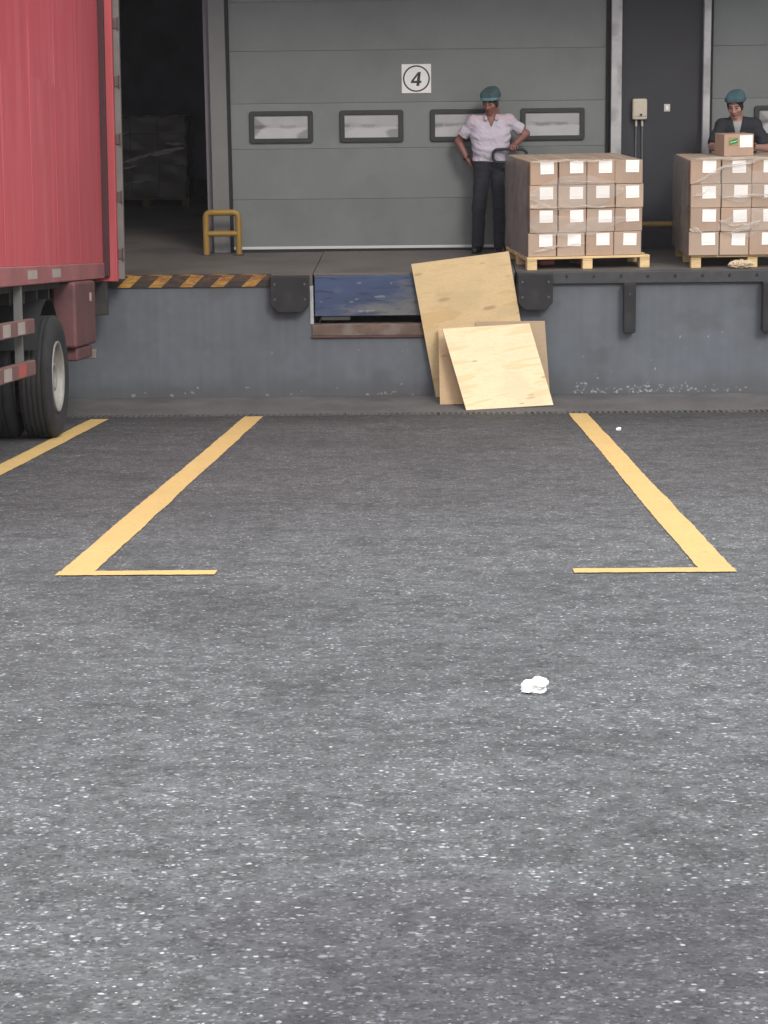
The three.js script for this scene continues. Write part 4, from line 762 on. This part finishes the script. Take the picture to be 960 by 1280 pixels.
  if (J.watch) { const a = V(...J.watch[0]), d = V(...J.watch[1]).normalize(), g = new THREE.TorusGeometry(0.033, 0.008, 8, 24); g.scale(1, 1, 1.8); g.applyQuaternion(new THREE.Quaternion().setFromUnitVectors(V(0, 0, 1), d)); g.translate(a.x, a.y, a.z); add('wristwatch', g, M.black, t); }
  return t;
}
makePerson({
  label: 'person in teal cap, white polo and dark trousers, hand on hip beside the left stack', at: [0.58, DT, -2.02], skin: [0.2, 0.09, 0.072],
  neck: [0.005, 1.47, 0.0], head: [0.003, 1.615, 0.035], face: [0.36, -0.4, 0.03], lean: 0.02, hipz: 0, cx: 0, wide: 1.02, waistR: 0.122, rim: 0.034, loose: 0.014, puff: 1.12,
  shL: [-0.185, 1.405, -0.01], elL: [-0.345, 1.195, -0.09], wrL: [-0.245, 1.0, -0.03], shR: [0.195, 1.41, 0.0], elR: [0.385, 1.27, -0.06], wrR: [0.255, 1.16, 0.09],
  hipL: [-0.085, 0.9, 0], knL: [-0.125, 0.5, 0.03], anL: [-0.14, 0.09, -0.01], toeL: [-0.175, 0.03, 0.16], hipR: [0.085, 0.9, 0], knR: [0.1, 0.5, 0.035], anR: [0.1, 0.09, -0.02], toeR: [0.14, 0.03, 0.15],
  hands: [[[-0.245, 1.0, -0.03], [0.5, -0.7, -0.3], [0.75, 0.5, 0.2], -1, [0.35, 0.4, 0.3]], [[0.255, 1.16, 0.09], [-0.3, -0.06, 1], [0, -1, 0.1], 1, [0.95, 1.2, 0.7]]],
  capColour: [0.034, 0.066, 0.074], bandColour: [0.09, 0.2, 0.22], vw: 0.42, vy: 1.345, sleeve: 0.7, hem: 0.985, waist: 1.01, trousers: [0.017, 0.018, 0.026],
  shirtColour: (x, y, z) => { const e = Math.abs(Math.abs(x) - 0.17) < 0.006 && y > 1.3 && z > 0 ? 1 : 0; return e ? [0.46, 0.35, 0.42] : y > 1.425 ? [0.44, 0.35, 0.4] : [0.44, 0.405, 0.475]; },
  watch: [[-0.256, 1.02, -0.036], [0.45, -0.88, 0.27]],
});
makePerson({
  label: 'person in teal cap and black jacket looking down at the carton on the right stack', at: [3.2, DT, -1.62], skin: [0.34, 0.19, 0.15],
  neck: [-0.045, 1.43, 0.075], head: [-0.068, 1.567, 0.13], face: [0.42, -0.34, 0.05], lean: 0.18, hipz: -0.02, cx: -0.03, wide: 0.95, waistR: 0.108, rim: 0.058, loose: 0.016, puff: 1.1,
  shL: [-0.2, 1.36, 0.06], elL: [-0.31, 1.14, 0.2], wrL: [-0.31, 1.145, 0.42], shR: [0.15, 1.36, 0.05], elR: [0.265, 1.12, 0.17], wrR: [0.07, 1.15, 0.46],
  hipL: [-0.085, 0.9, -0.02], knL: [-0.1, 0.5, 0.0], anL: [-0.1, 0.09, -0.04], toeL: [-0.13, 0.03, 0.12], hipR: [0.085, 0.9, -0.02], knR: [0.1, 0.5, 0.0], anR: [0.1, 0.09, -0.04], toeR: [0.14, 0.03, 0.12],
  hands: [[[-0.31, 1.145, 0.42], [0.2, 0.05, 1], [1, 0, 0.1], 1, [0.12, 0.2, 0.2]], [[0.07, 1.15, 0.46], [0.2, 0.05, 1], [-1, 0, 0.1], -1, [0.12, 0.2, 0.2]]],
  capColour: [0.045, 0.095, 0.115], bandColour: [0.035, 0.07, 0.085], vw: 0.2, vy: 1.16, sleeve: 0.88, hem: 0.86, waist: 0.98, trousers: [0.02, 0.02, 0.024], inner: [0.3, 0.3, 0.3],
  shirtColour: () => [0.014, 0.015, 0.021],
});

// thin fog added to lift the blacks like lens veil, not yard haze
scene.fog = new THREE.FogExp2(new THREE.Color(0.9, 0.9, 0.95), 0.00042);
renderer.render(scene, camera);
